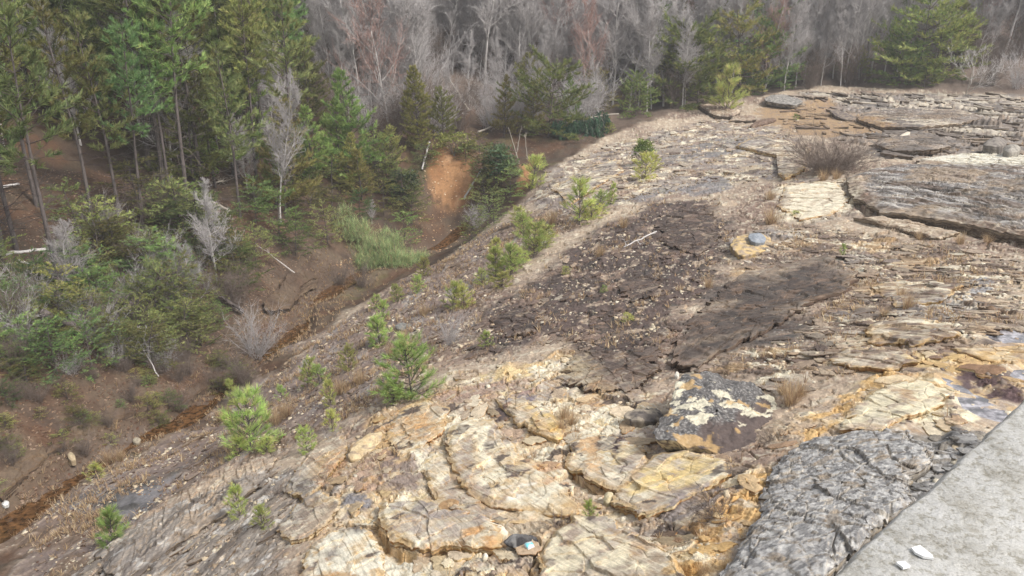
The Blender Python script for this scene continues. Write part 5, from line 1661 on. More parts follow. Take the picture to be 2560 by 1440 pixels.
def make_bush(name, label, cat, group, seed, H, Wd, pal, leaf=.05, n=1500, stems=9, mat=None, clumps=26):
    """leafy shrub: stems and clumps of small leaves with gaps between"""
    rs = np.random.RandomState(seed)
    t = thing(name, (0, 0, 0), label, cat, group)
    S, P = [], []
    for k in range(stems):
        s, bp = limb(rs, rs.randn(3) * [.06, .06, 0], az_dir(rs.rand() * 6.28, 1.0 + .5 * rs.rand()), H * (.6 + .35 * rs.rand()), .018, .006, 4, .18, .2)
        S += s
    cl = []
    for k in range(clumps):
        a = rs.rand() * 6.28; e = rs.rand() ** .6; q = rs.rand() ** .45
        cl.append([math.cos(a) * Wd * .5 * q * math.sqrt(max(0, 1 - (e * .9) ** 2)), math.sin(a) * Wd * .5 * q * math.sqrt(max(0, 1 - (e * .9) ** 2)), H * (.18 + .78 * e)])
        S += limb(rs, (0, 0, H * .1), nrm(np.array(cl[-1]) - [0, 0, H * .1]), np.linalg.norm(np.array(cl[-1]) - [0, 0, H * .1]), .010, .004, 3, .06)[0]
    cl = np.array(cl)
    v, f = tubes(np.array(S), 3); obj("stems", mesh_np("stems", v, f), M_BROWNTWIG, t)
    ci = rs.randint(len(cl), size=n)
    P = cl[ci] + rs.randn(n, 3) * [Wd * .085, Wd * .085, H * .06]
    d = nrm(rs.randn(n, 3) + [0, 0, .5])
    s = nrm(np.cross(d, rs.randn(n, 3)))
    u = nrm(np.cross(s, d))
    L = leaf * (.6 + .8 * rs.rand(n, 1))
    V = np.stack([P - u * L, P + s * L * .45, P + u * L, P - s * L * .45], 1).reshape(-1, 3)
    cc = pal[rs.randint(len(pal), size=len(cl))][ci] * (.75 + .5 * rs.rand(n, 1))
    obj("foliage", mesh_np("foliage", V, np.arange(n * 4).reshape(-1, 4), np.repeat(cc, 4, 0)), mat or M_LEAF, t)
    t['h0'] = float(H)
    return t


def make_twigbush(name, label, cat, group, seed, H, Wd, mat, stems=26, sub=5, r=.010):
    rs = np.random.RandomState(seed)
    S, K = [], []
    for k in range(stems):
        a = rs.rand() * 6.28
        el = math.atan2(H, Wd * .5 * (rs.rand() ** .6 + .05))
        L = H / max(.35, math.sin(el)) * (.6 + .4 * rs.rand())
        s, bp = limb(rs, np.r_[rs.randn(2) * Wd * .05, -.05], az_dir(a, el), L, r, r * .4, 5, .13, .1)
        S += s
        for j in range(1, 6):
            for q in range(sub):
                s, tp = limb(rs, bp[j], nrm(nrm(bp[j] - bp[j - 1]) + rs.randn(3) * .5), L * (.14 + .2 * rs.rand()), r * .5, r * .25, 2, .2)
                K += s
    t = thing(name, (0, 0, 0), label, cat, group)
    v, f = tubes(np.array(S), 3); obj("stems", mesh_np("stems", v, f), mat, t)
    v, f = tubes(np.array(K), 3); obj("twigs", mesh_np("twigs", v, f), mat, t)
    t['h0'] = float(H)
    return t


_used = set()


def place(proto, x, y, h, label, group=None, rz=None, wide=1.0, rs=np.random.RandomState(77), sink=.03, z=None, tilt=None):
    """the first call moves the prototype itself, later ones copy it with its parts"""
    s = h / proto['h0']
    zz = float(ground_z(x, y)) - sink if z is None else z
    rz = rs.rand() * 6.283 if rz is None else rz
    tilt = (rs.randn() * .02, rs.randn() * .02) if tilt is None else tilt
    sc = (s * wide, s * wide, s)
    if proto.name not in _used:
        _used.add(proto.name)
        proto.location = (x, y, zz); proto.rotation_euler = (tilt[0], tilt[1], rz); proto.scale = sc
        proto['label'] = label
        if group:
            proto['group'] = group
        elif 'group' in proto:
            del proto['group']
        return proto
    return dup(proto, (x, y, zz), rz, sc, label, group, tilt)


def hpx(p, px_h):
    """real height of something standing at p that is px_h photo pixels tall"""
    depth = p[1] * CP - p[2] * SP
    dep = math.atan2(-p[2], math.hypot(p[0], p[1]))
    return px_h * depth / FPX / math.cos(dep)


# ---- prototypes
TALL = [make_pine("pine_tree", "tall pine", "pine tree", None, seed=100 + k, H=12, base=.36 + .05 * k, spread=.15, nwh=13, per=5, tl=.28, tw=.018, n_per=12, dead=26, pal=PINE_G if k % 2 else PINE_D, dens=.8, r=.0095) for k in range(4)]
MID = [make_pine("pine_tree", "young pine", "pine tree", None, seed=120 + k, H=7, base=.10, spread=.32, nwh=15, per=6, tl=.26, tw=.017, n_per=12, dead=4, pal=[PINE_O, PINE_G, PINE_O][k], rise=.12, shape='cone' if k != 1 else 'round', dens=.9, r=.011) for k in range(3)]
RIMP = [make_pine("pine_tree", "broad pine", "pine tree", None, seed=130 + k, H=6, base=.07, spread=.56, nwh=10, per=6, tl=.26, tw=.017, n_per=14, dead=6, pal=np.concatenate([PINE_O, PINE_G]), rise=-.02, shape='round', dens=.8, r=.011) for k in range(2)]
CEDAR = make_pine("conifer_tree", "conifer", "conifer", None, seed=140, H=6, base=.05, spread=.15, nwh=24, per=7, tl=.16, tw=.012, n_per=12, dead=0, pal=PINE_O, rise=.1, shape='column')
HEML = [make_pine("hemlock_tree", "hemlock", "conifer", None, seed=150 + k, H=4, base=.06, spread=.46, nwh=10, per=5, tl=.14, tw=.011, n_per=9, dead=8, pal=np.concatenate([PINE_D, PINE_G]) if k else PINE_O, rise=.05, shape='round', droop=.2, dens=.72) for k in range(3)]
M_SAPL = tint_mat("sapling_needles", .75, 3, .25, 0, .01, .2, .7, .5)
SAPL = [make_pine("pine_sapling", "sapling", "sapling", None, seed=170 + k, H=2.2, base=.06, spread=[.26, .38, .46][k], nwh=[11, 10, 10][k], per=6, tl=.23, tw=.0065, n_per=15, needle_mat=M_SAPL, dead=2, pal=PINE_Y, rise=.3, shape='round', dens=.75, r=.012) for k in range(3)]
THIN = [make_pine("pine_sapling", "sapling", "sapling", None, seed=180 + k, H=1.6, base=.08, spread=.34, nwh=8, per=5, tl=.19, tw=.0055, n_per=12, needle_mat=M_SAPL, dead=3, pal=PINE_Y, rise=.4, shape='round', dens=.8, r=.010) for k in range(2)]
BARE = [make_bare("bare_tree", "bare tree", "bare tree", None, M_PALEBARK, M_GREYBARK, seed=200 + k, H=12, start=[.15, .25, .12, .3, .2][k], nb=[28, 24, 30, 22, 26][k], spread=[.25, .20, .28, .20, .24][k], r=.0080, fine=1.7, up=1.3) for k in range(5)]
BARER = make_bare("bare_tree", "bare tree", "bare tree", None, M_PALEBARK, M_REDTWIG, seed=210, H=10, start=.12, nb=28, spread=.32, r=.009)
SHRB = [make_twigbush("bare_shrub", "bare shrub", "shrub", None, 230 + k, 2.2, 2.6, [M_GREYBARK, M_BROWNTWIG][k], 30, 5) for k in range(2)]
rg = np.random.RandomState(5)

# ---- the pines whose trunks show across the creek
BIG = [  # base px, base py, height px (own count), which, label
    (147, 722, 640, 2, "tall pine nearest the creek, its long bare grey trunk standing clear of the brush"),
    (6, 640, 700, 1, "tall pine with its dark trunk against the picture's left edge"),
    (42, 625, 600, 0, "slim pine just right of the left edge, above two fallen logs"),
    (92, 515, 560, 3, "dark trunked pine standing behind the tallest clear trunk on the left"),
    (233, 568, 520, 1, "pine whose shaded trunk rises from the low branches right of the clear trunk"),
    (303, 558, 480, 0, "straight pine left of a close pair of thin trunks on the red slope"),
    (356, 572, 470, 2, "thin pine standing as the right one of a close pair on the red slope"),
    (430, 522, 450, 3, "pine with a thick lower trunk before the bare brown forest floor"),
    (600, 542, 400, 0, "pine rising to the right of the white dead snag"),
    (540, 470, 380, 1, "pine set back behind the white dead snag"),
]
for px, py, ph, k, lab in BIG:
    p = hit(px, py)
    place(TALL[k], p[0], p[1], hpx(p, ph) * 1.02, lab, None, wide=1.05)

# ---- the wood on the left bank and hillside
def scatter(n, cond, mind, seed, xr, yr, keep):
    rs = np.random.RandomState(seed)
    pts = []
    tries = 0
    while len(pts) < n and tries < 60000:
        tries += 1
        x, y = rs.uniform(*xr), rs.uniform(*yr)
        if abs(x / y) > .70 or not cond(x, y):
            continue
        if all((x - q[0]) ** 2 + (y - q[1]) ** 2 > mind ** 2 for q in keep + pts):
            pts.append((x, y))
    return pts


def photo_px(x, y, z):
    dep = y * CP - z * SP
    return 1280 + FPX * x / dep, 720 - FPX * (y * SP + z * CP) / dep


def left_wood(x, y):
    u, v = photo_px(x, y, float(base_h(x, y)))
    return u < 800 - max(0, y - 45) * 1.5 and v < 560 and y > 34


def hill(x, y):
    u, v = photo_px(x, y, float(base_h(x, y)))
    edge = 68 + (6 if x > 14 else 0) + (2 if x > 30 else 0)
    if x < -6:
        edge = 56 + (-6 - x) * .35
    return y > edge and u > 620 and v < 330


lw = scatter(150, left_wood, 1.2, 1, (-48, -6), (36, 84), [])
for k, (x, y) in enumerate(lw):
    place(TALL[rg.randint(4)], x, y, 8.5 + 4.5 * rg.rand(), "tall dark green pine crowded in the wood across the creek", "pines of the wood across the creek", wide=.95 + .25 * rg.rand())
lw2 = scatter(34, left_wood, 2.2, 2, (-45, -7), (36, 70), [])
for k, (x, y) in enumerate(lw2):
    place(MID[rg.randint(3)], x, y, 4.5 + 3.5 * rg.rand(), "shorter bushy pine growing under the tall pines across the creek", "understorey pines across the creek")
lw3 = scatter(46, left_wood, 1.8, 3, (-46, -7), (35, 80), [])
for k, (x, y) in enumerate(lw3):
    place(BARE[rg.randint(5)], x, y, 5 + 5 * rg.rand(), "thin leafless tree tangled among the pines across the creek", "bare trees among the pines across the creek")
# ---- leafless hillside
hs_ = scatter(135, hill, 1.1, 4, (-6, 54), (58, 78), []) + scatter(48, hill, 1.1, 24, (-22, -4), (56, 74), []) + scatter(72, hill, 1.5, 14, (-24, 66), (78, 104), [])
for k, (x, y) in enumerate(hs_):
    if rg.rand() < .07:
        place(BARER, x, y, 8 + 4 * rg.rand(), "leafless tree with reddish brown twigs on the far hillside", "reddish bare trees on the far hillside")
    else:
        place(BARE[rg.randint(5)], x, y, 6.5 + 5.5 * rg.rand(), "pale grey leafless tree crowding the far hillside", "grey bare trees on the far hillside", wide=.8 + .5 * rg.rand())
for k, (x, y) in enumerate(scatter(80, hill, 1.1, 16, (-20, 54), (55, 84), [])):
    place(SHRB[rg.randint(2)], x, y, 2 + 2 * rg.rand(), "bare grey brush filling the floor of the leafless far hillside", "bare brush on the far hillside", wide=1.1)
for k, (x, y) in enumerate(scatter(44, hill, 2.4, 6, (-22, 62), (64, 100), [])):
    place([TALL[0], HEML[1], CEDAR, MID[0]][rg.randint(4)], x, y, 6 + 4 * rg.rand(), "dark evergreen half hidden among the bare trees on the far hillside", "evergreens on the far hillside")

def bank_brush(x, y):
    u, v = photo_px(x, y, float(base_h(x, y)))
    return 820 < u < 1500 and 150 < v < 345 and not (1060 < u < 1210 and v > 330)


for k, (x, y) in enumerate(scatter(46, bank_brush, .9, 26, (-14, 8), (52, 72), [])):
    place(SHRB[rg.randint(2)], x, y, 1.6 + 2.2 * rg.rand(), "bare grey brush on the brown bank above the orange slide", "bare brush above the slide", wide=1.0)
for k, (x, y) in enumerate(scatter(22, bank_brush, 1.2, 27, (-14, 8), (53, 72), [])):
    place(BARE[rg.randint(5)], x, y, 3.5 + 4 * rg.rand(), "thin leafless sapling on the brown bank above the orange slide", "bare saplings above the slide", wide=.9)
# ---- named trees along the rim of the rock and round the slide: base px, py, height px, kind, width, label
RIM = [
    (1048, 372, 195, CEDAR, 1.0, "narrow bright green conifer standing alone on the rim left of the orange slide"),
    (1108, 352, 120, MID[1], 1.0, "small dark pine just right of the narrow bright green conifer"),
    (890, 440, 250, MID[0], 1.0, "olive pine with a thin crown at the left of the bare hillside"),
    (850, 430, 170, MID[2], 1.1, "short pine beside the olive pine with the thin crown"),
    (1370, 345, 180, RIMP[1], 1.05, "broad soft green pine behind the fallen green pine"),
    (1335, 340, 130, MID[0], .9, "slim pine left of the broad soft green pine on the rim"),
    (1425, 320, 120, MID[2], .9, "slim pine between the broad soft green pine and the round topped one"),
    (1495, 300, 120, HEML[0], .9, "round topped dark green evergreen at the edge of the rock"),
    (1260, 345, 150, MID[0], .7, "thin faded pine among bare trunks above the orange slide"),
    (1565, 215, 190, MID[1], .8, "bright green pine set back left of the dark narrow conifer"),
    (1650, 205, 190, CEDAR, .9, "dark narrow conifer rising behind the broad pines on the rim"),
    (1590, 290, 95, RIMP[0], 1.05, "small yellow green pine at the left end of the pine clump"),
    (1690, 265, 190, RIMP[1], 1.05, "leftmost broad olive pine of the clump on the rock rim"),
    (1745, 260, 185, RIMP[1], 1.05, "second broad olive pine of the clump, dense to the ground"),
    (1850, 235, 190, RIMP[1], 1.05, "tall centre pine of the clump behind the lone ledge pine"),
    (1905, 225, 150, RIMP[1], 1.05, "right hand pine of the clump with spreading low boughs"),
    (1800, 215, 190, TALL[2], .9, "pine standing behind the clump, its top among grey trunks"),
    (1812, 290, 112, SAPL[1], 1.0, "lone light green pine on a ledge at the head of the rock slope"),
    (1950, 222, 48, HEML[2], 1.7, "low spreading green bough tree above the overhanging cap slab"),
    (1885, 238, 45, HEML[2], 1.6, "low spreading green bough tree left of the overhanging cap slab"),
    (2105, 190, 80, MID[0], .9, "left one of two small yellowish pines behind the far edge of the rock"),
    (2150, 200, 82, MID[2], 1.0, "right one of two small yellowish pines behind the far edge of the rock"),
    (2290, 208, 205, RIMP[0], 1.05, "large layered bright green pine near the far right corner"),
    (2335, 204, 170, RIMP[1], 1.05, "second layered pine close behind the large bright green one"),
    (2245, 212, 120, RIMP[0], 1.05, "smaller pine tucked against the left of the large layered pine"),
    (2310, 218, 70, HEML[2], 1.3, "low bough evergreen at the foot of the large layered pine"),
    (2000, 200, 70, MID[0], 1.0, "small olive pine right of the pine clump"),
    (1530, 240, 150, MID[0], 1.2, "mid green pine just left of the bright green one, before the dark narrow conifer"),
    (1460, 260, 120, MID[2], 1.1, "olive pine uphill of the round topped evergreen at the rock's edge"),
    (1720, 190, 170, MID[1], 1.1, "pale green pine whose top shows behind the second broad olive pine"),
    (1870, 180, 170, TALL[2], 1.0, "thin topped pine rising behind the right hand pine of the clump"),
    (1980, 170, 130, MID[0], 1.2, "greyish green pine right of and behind the clump"),
    (1320, 290, 140, MID[1], .9, "faded green pine above the dark hollow, among bare trunks"),
    (2390, 170, 150, MID[2], 1.1, "dull green pine behind the whitish bare sapling"),
    (1640, 255, 150, RIMP[1], .9, "olive pine between the small yellow green one and the leftmost broad pine"),
    (1960, 205, 105, RIMP[0], 1.0, "low broad pine at the right end of the clump"),
    (1420, 215, 170, TALL[0], .9, "thin pine with a faded crown among grey trunks above the fallen pine"),
    (2040, 130, 150, TALL[1], .9, "dusky pine standing back among pale trunks right of the clump"),
    (1480, 190, 160, TALL[3], .9, "faded green pine up the hillside left of the dark narrow conifer"),
    (745, 100, 110, HEML[1], 1.0, "dark blue green conifer high among the bare trees at the top"),
    (735, 200, 110, HEML[0], 1.1, "dark spreading evergreen below the blue green conifer at the top"),
]
for px, py, ph, pr, wd, lab in RIM:
    p = hit(px, py)
    place(pr, p[0], p[1], hpx(p, ph) * 1.05, lab, None, wide=wd)

# ---- dense young evergreens along the near side of the far bank
BANK = [
    (780, 560, 120, HEML[1], 1.0), (830, 520, 130, HEML[0], 1.1), (870, 470, 140, MID[0], 1.0), (905, 500, 130, MID[2], 1.1), (940, 460, 130, HEML[0], 1.0), (970, 480, 120, HEML[1], 1.0),
    (1010, 530, 110, HEML[1], 1.2), (700, 600, 130, HEML[0], 1.1), (640, 560, 120, HEML[2], 1.0), (740, 640, 110, HEML[1], 1.1), (690, 520, 150, MID[2], .9), (760, 470, 160, MID[0], .9),
    (1215, 530, 90, HEML[1], 1.3), (1180, 600, 60, HEML[1], 1.4), (1010, 610, 80, HEML[0], 1.3), (1030, 560, 90, HEML[1], 1.3), (1165, 405, 50, HEML[1], 1.6), (1235, 560, 70, HEML[1], 1.3), (1275, 500, 80, HEML[0], 1.2), (1065, 420, 60, HEML[1], 1.4), (980, 430, 110, MID[1], 1.0), (1200, 400, 70, HEML[0], 1.3),
    (820, 610, 100, HEML[1], 1.1), (1240, 480, 110, HEML[1], 1.25), (1210, 455, 90, HEML[1], 1.0), (640, 660, 100, HEML[2], 1.1), (580, 640, 110, HEML[0], 1.0), (900, 560, 90, HEML[1], 1.0), (960, 540, 90, HEML[0], 1.0),
]
for px, py, ph, pr, wd in BANK:
    p = hit(px, py)
    place(pr, p[0], p[1], hpx(p, ph), "dark green young evergreen in the thicket left of the orange slide", "young evergreens in the thicket by the slide", wide=wd)
rb = np.random.RandomState(9)
LOWP = [(-40, 650), (90, 660), (230, 560), (480, 520), (560, 600), (640, 690), (560, 770), (540, 860), (480, 950), (330, 930), (150, 960), (-40, 1010)]
cnt = 0
lowpts = []
while cnt < 112:
    u, v = rb.uniform(-40, 660), rb.uniform(530, 940)
    if not inside(np.array([u]), np.array([v]), np.array(LOWP))[0] or any((u - a) ** 2 + (v - b) ** 2 < 25 ** 2 for a, b in lowpts):
        continue
    lowpts.append((u, v)); cnt += 1
    p = hit(u, v)
    if cnt % 4 == 0:
        place(SHRB[cnt // 4 % 2], p[0], p[1], hpx(p, 60 + 70 * rb.rand()), "bare twiggy shrub tangled into the hemlock thicket on the bank", "bare shrubs in the hemlock thicket")
        continue
    if cnt % 28 == 1:
        place(BARE[cnt % 5], p[0], p[1], hpx(p, 130 + 120 * rb.rand()), "thin leafless stem standing in the hemlock thicket on the bank", "bare stems in the hemlock thicket", wide=1.3)
        continue
    place(HEML[rb.randint(3)], p[0], p[1], hpx(p, 60 + 100 * rb.rand() ** 1.5), "feathery dark green young hemlock on the bank below the tall pines", "young hemlocks on the bank", wide=1.05 + .5 * rb.rand(), tilt=tuple(rb.randn(2) * .16))
rbk = np.random.RandomState(19)
for k in range(64):
    u = rbk.uniform(-20, 640)
    lo, hi_ = 900 - .0 * u, 1230 - .42 * u
    v = rbk.uniform(min(lo, hi_ - 40), hi_)
    p = hit(u, v)
    if k % 2:
        place(SHRB[k % 2], p[0], p[1], hpx(p, 24 + 34 * rbk.rand()), "small bare brown brush on the leaf strewn bank above the creek", "bare brush on the creek bank", wide=1.3)
    else:
        place(HEML[k % 2], p[0], p[1], hpx(p, 22 + 26 * rbk.rand()), "low dark green evergreen plant on the leaf strewn creek bank", "low evergreen plants on the creek bank", wide=1.7)
for (u, v, h) in [(70, 960, 70), (20, 1010, 60), (160, 820, 90), (410, 1060, 26), (300, 1020, 24), (5, 900, 80)]:
    p = hit(u, v)
    place(HEML[1], p[0], p[1], hpx(p, h), "low dark green evergreen plant on the leaf strewn creek bank", "low evergreen plants on the creek bank", wide=1.4)
# ---- saplings on the rock slope: base px, py, height px, kind, width, label
SLOPE = [
    (1030, 992, 135, SAPL[2], 1.05, "wide bright green pine sapling in the middle of the rock slope"),
    (985, 1010, 60, SAPL[1], 1.1, "short pine sapling at the left foot of the wide bright green one"),
    (625, 1142, 165, SAPL[1], .85, "tall rounded yellow green pine sapling above the creek"),
    (600, 1150, 60, THIN[1], 1.3, "low dull sapling at the left foot of the tall rounded one"),
    (665, 1135, 50, THIN[0], 1.2, "low sapling at the right foot of the tall rounded one"),
    (282, 1372, 112, SAPL[0], .85, "small cone shaped pine sapling at the lower left edge of the grey rock"),
    (768, 1132, 62, SAPL[2], .75, "bushy bright green sapling rooted under a cream rock edge"),
    (582, 1010, 62, SAPL[0], .8, "dark blue green little sapling nearest the orange water"),
    (827, 1012, 62, THIN[0], .8, "yellowish sapling with a thin bare stem"),
    (832, 1080, 58, THIN[1], .9, "pale yellow green sapling below the yellowish thin stemmed one"),
    (768, 962, 70, SAPL[1], .7, "upright bright sapling on the weedy middle slope"),
    (800, 960, 50, THIN[1], 1.2, "loose dull sapling right of the upright bright sapling"),
    (872, 928, 64, SAPL[2], .7, "spreading bright sapling above the weedy middle slope"),
    (950, 862, 78, SAPL[0], 1.1, "dense dark green sapling beside dry weeds"),
    (958, 800, 52, THIN[0], .8, "thin dark sapling just above the dense dark green one"),
    (940, 772, 40, THIN[1], 1.0, "grey green sapling at the upper left of the slope"),
    (992, 752, 42, SAPL[2], .8, "little round yellow green sapling near the slope's upper edge"),
    (1045, 732, 46, THIN[0], 1.1, "sparse light green sapling below the gully rim"),
    (1060, 690, 46, SAPL[2], .8, "leaning yellow green sapling right at the gully rim"),
    (1240, 695, 85, SAPL[0], .8, "dark stemmed slim sapling at the left of the bright trio"),
    (1275, 690, 82, SAPL[1], .9, "lowest bright sapling of the trio on the slope"),
    (1205, 712, 40, SAPL[2], .9, "low dark green sapling left of the bright trio"),
    (1335, 645, 90, SAPL[1], 1.0, "middle bright sapling of the trio on the slope"),
    (1310, 592, 62, SAPL[2], .8, "upper sapling of the trio, softer and paler"),
    (1240, 640, 48, THIN[0], 1.0, "leaning thin sapling by itself left of the trio"),
    (1290, 668, 52, SAPL[2], 1.3, "low spreading clump of bright needles between the two lower saplings of the trio"),
    (1358, 618, 58, SAPL[1], 1.3, "soft pale clump at the right of the upper sapling of the trio"),
    (1300, 560, 44, SAPL[2], 1.2, "low green clump above the upper sapling of the trio"),
    (1255, 715, 36, SAPL[2], 1.5, "flat green clump under the lowest bright sapling"),
    (1480, 545, 46, SAPL[2], 1.4, "low pale clump at the foot of the tall pale sparse sapling"),
    (1450, 560, 118, THIN[1], .9, "tall pale sparse sapling among cream rocks"),
    (1495, 528, 52, SAPL[2], .9, "round light green sapling right of the tall pale sparse one"),
    (1526, 510, 56, SAPL[0], .7, "narrow dark green sapling beside the wet grey sheet"),
    (1330, 470, 85, THIN[0], 1.0, "yellow green sapling in front of the small orange soil patch"),
    (1612, 450, 70, SAPL[2], .9, "spreading yellow green sapling below the round leafy bush"),
    (1640, 425, 40, THIN[1], 1.0, "small pale sapling right of the round leafy bush"),
    (1215, 868, 48, THIN[1], .9, "sparse little sapling on the dark crusted rock"),
    (705, 1000, 40, THIN[1], .9, "faint dull sapling among dry weeds near the water"),
    (600, 1290, 78, THIN[0], .8, "sparse yellow sapling before a cream rock face"),
    (660, 1322, 60, THIN[1], 1.0, "loose yellow green sapling right of the sparse yellow one"),
    (1476, 1308, 58, THIN[0], .75, "small yellow green sapling in the joint between yellow slabs"),
    (2106, 640, 34, THIN[0], .7, "tiny sapling at the top of the purple brown slab"),
    (1990, 545, 20, SAPL[2], 1.5, "low bright green tuft on the white rock"),
    (1415, 685, 20, SAPL[2], 1.2, "small green tuft on the dark crusted slope"),
    (1510, 730, 18, SAPL[2], 1.1, "tiny dull tuft in the midst of the dark crusted slope"),
    (1568, 805, 26, SAPL[2], 1.2, "bluish green tuft beside a loose grey slab on the dark slope"),
    (2140, 1256, 26, SAPL[2], 1.3, "small moss green tuft growing on the lichened grey rock"),
    (2045, 1160, 20, SAPL[2], 1.0, "dark green tuft near the top of the lichened grey rock"),
    (2446, 532, 18, SAPL[2], 1.3, "small green tuft on the grey laminated beds"),
    (1990, 300, 16, SAPL[2], 1.0, "tiny green tuft in the tan soil hollow"),
    (240, 1195, 36, THIN[1], 1.6, "scrubby olive plant beside the orange water"),
    (1130, 770, 70, THIN[1], 1.1, "grey green sapling in the middle of the upper slope"),
    (1160, 770, 60, SAPL[2], .8, "soft green sapling right of the grey green one"),
    (1355, 420, 30, THIN[1], 1.2, "low yellowish plant on the broken rock near the rim"),
    (1525, 330, 26, SAPL[2], 1.1, "bright little plant on the rim right of the fallen green pine"),
]
for px, py, ph, pr, wd, lab in SLOPE:
    p = hit(px, py)
    place(pr, p[0], p[1], hpx(p, ph) * .94, lab, None, wide=wd * 1.3, tilt=tuple(np.random.RandomState(px).randn(2) * .07))
EVG = np.array([G(110, 142, 72), G(92, 124, 66), G(134, 160, 84)])
b_ = make_bush("leafy_bush", "x", "bush", None, 300, 1.6, 1.5, EVG, .07, 1300)
p = hit(1605, 410); place(b_, p[0], p[1], hpx(p, 62), "round leafy evergreen bush on the broken cream rock", None)
b2 = make_bush("leafy_bush", "x", "bush", None, 301, 1.2, 2.2, np.array([G(150, 156, 84), G(128, 134, 72), G(120, 140, 76)]), .06, 1500)
p = hit(1135, 388); place(b2, p[0], p[1], hpx(p, 52), "olive bush capping the top of the orange slide", None, wide=1.2)
b3 = make_bush("leafy_bush", "x", "bush", None, 302, 2.0, 2.2, np.array([G(70, 92, 62), G(58, 80, 56), G(84, 104, 66)]), .08, 1700)
p = hit(1245, 470); place(b3, p[0], p[1], hpx(p, 100), "dark leafy bush in the hollow right of the orange slide", None)
p = hit(1015, 515); place(b3, p[0], p[1], hpx(p, 85), "dark leafy bush at the left foot of the orange slide", None)

# ---- soft bright mound beside the gully: long fine drooping sprays
rs = np.random.RandomState(44)
t = thing("drooping_shrub", (0, 0, 0), "big soft bright green drooping shrub above the creek's upper end", "shrub")
P = []
for (ox, oy, rx, ry, hz, n) in ((0, 0, 1.2, 1.0, 1.3, 300), (-1.2, .9, 1.0, .9, 2.1, 260), (1.2, -.5, 1.0, .8, .8, 220), (-2.1, 1.8, .9, .8, 2.5, 220), (.4, .9, .9, .8, 1.6, 200), (2.0, .2, .7, .7, .6, 120), (-.8, -.7, .7, .6, .8, 120)):
    a = rs.rand(n) * 6.28; q = rs.rand(n) ** .5
    P.append(np.c_[ox + np.cos(a) * q * rx, oy + np.sin(a) * q * ry, hz * np.sqrt(np.clip(1 - q ** 2, 0, 1)) * (.35 + .7 * rs.rand(n)) + .05])
P = np.concatenate(P)
V, F, c = blades(P, 9, rs, .5, .007, 1.3, np.array([G(136, 160, 108), G(122, 148, 98), G(152, 172, 122), G(108, 134, 90), G(160, 150, 110)]), 1.3)
obj("foliage", mesh_np("foliage", V, F, c), M_LEAF, t)
S = []
for k in range(22):
    S += limb(rs, (rs.uniform(-2, 1.6), rs.uniform(-.5, 1.2), -.1), az_dir(rs.rand() * 6.28, .7 + .8 * rs.rand()), 1.7, .025, .007, 5, .12, -.3)[0]
v, f = tubes(np.array(S), 4); obj("stems", mesh_np("stems", v, f), M_BROWNTWIG, t)
t['h0'] = 2.7
p = hit(950, 668); place(t, p[0], p[1], hpx(p, 128), t['label'], None, rz=.0, wide=.95)

# ---- fallen pine hanging over the rim
t = thing("fallen_pine", (0, 0, 0), "uprooted pine lying level on the rim with dark green boughs hanging down", "pine tree")
rs = np.random.RandomState(50)
pa, pb = hit(1545, 318), hit(1385, 335)
L = float(np.linalg.norm((pb - pa)[:2])); top = .9
T, B, P, D = [], [], [], []
s, pts = limb(rs, (0, 0, 0), (1, 0, .05), L, .06, .02, 10, .05)
T += s
for k in range(2, 11):
    for b in range(9):
        sgn = 1 if rs.rand() < .5 else -1
        s, bp = limb(rs, pts[k], nrm(np.array([.25 + .3 * rs.rand(), sgn * (.3 + .5 * rs.rand()), .25 * rs.randn() - .1])), (1.0 + 1.2 * rs.rand()) * (1.1 - .05 * k), .02, .008, 6, .14, -1.3)
        B += s
        for j in range(2, 7):
            for q in range(3):
                P.append(bp[j] + rs.randn(3) * .12); D.append(np.array([rs.randn() * .6, rs.randn() * .6, -.8]))
v, f = tubes(np.array(T), 6); obj("trunk", mesh_np("trunk", v, f), M_DEADWOOD, t)
v, f = tubes(np.array(B), 3); obj("branches", mesh_np("branches", v, f), M_DEADWOOD, t)
V, F, c = tufts(np.array(P), np.array(D), rs, 11, .34, .02, .6, np.array([G(74, 100, 74), G(62, 88, 66), G(88, 112, 80)]), .6)
obj("crown", mesh_np("crown", V, F, c), M_NEEDLE, t)
t.location = (pa[0], pa[1], pa[2] + .95)
t.rotation_euler = (0, 0, math.atan2(pb[1] - pa[1], pb[0] - pa[0]))

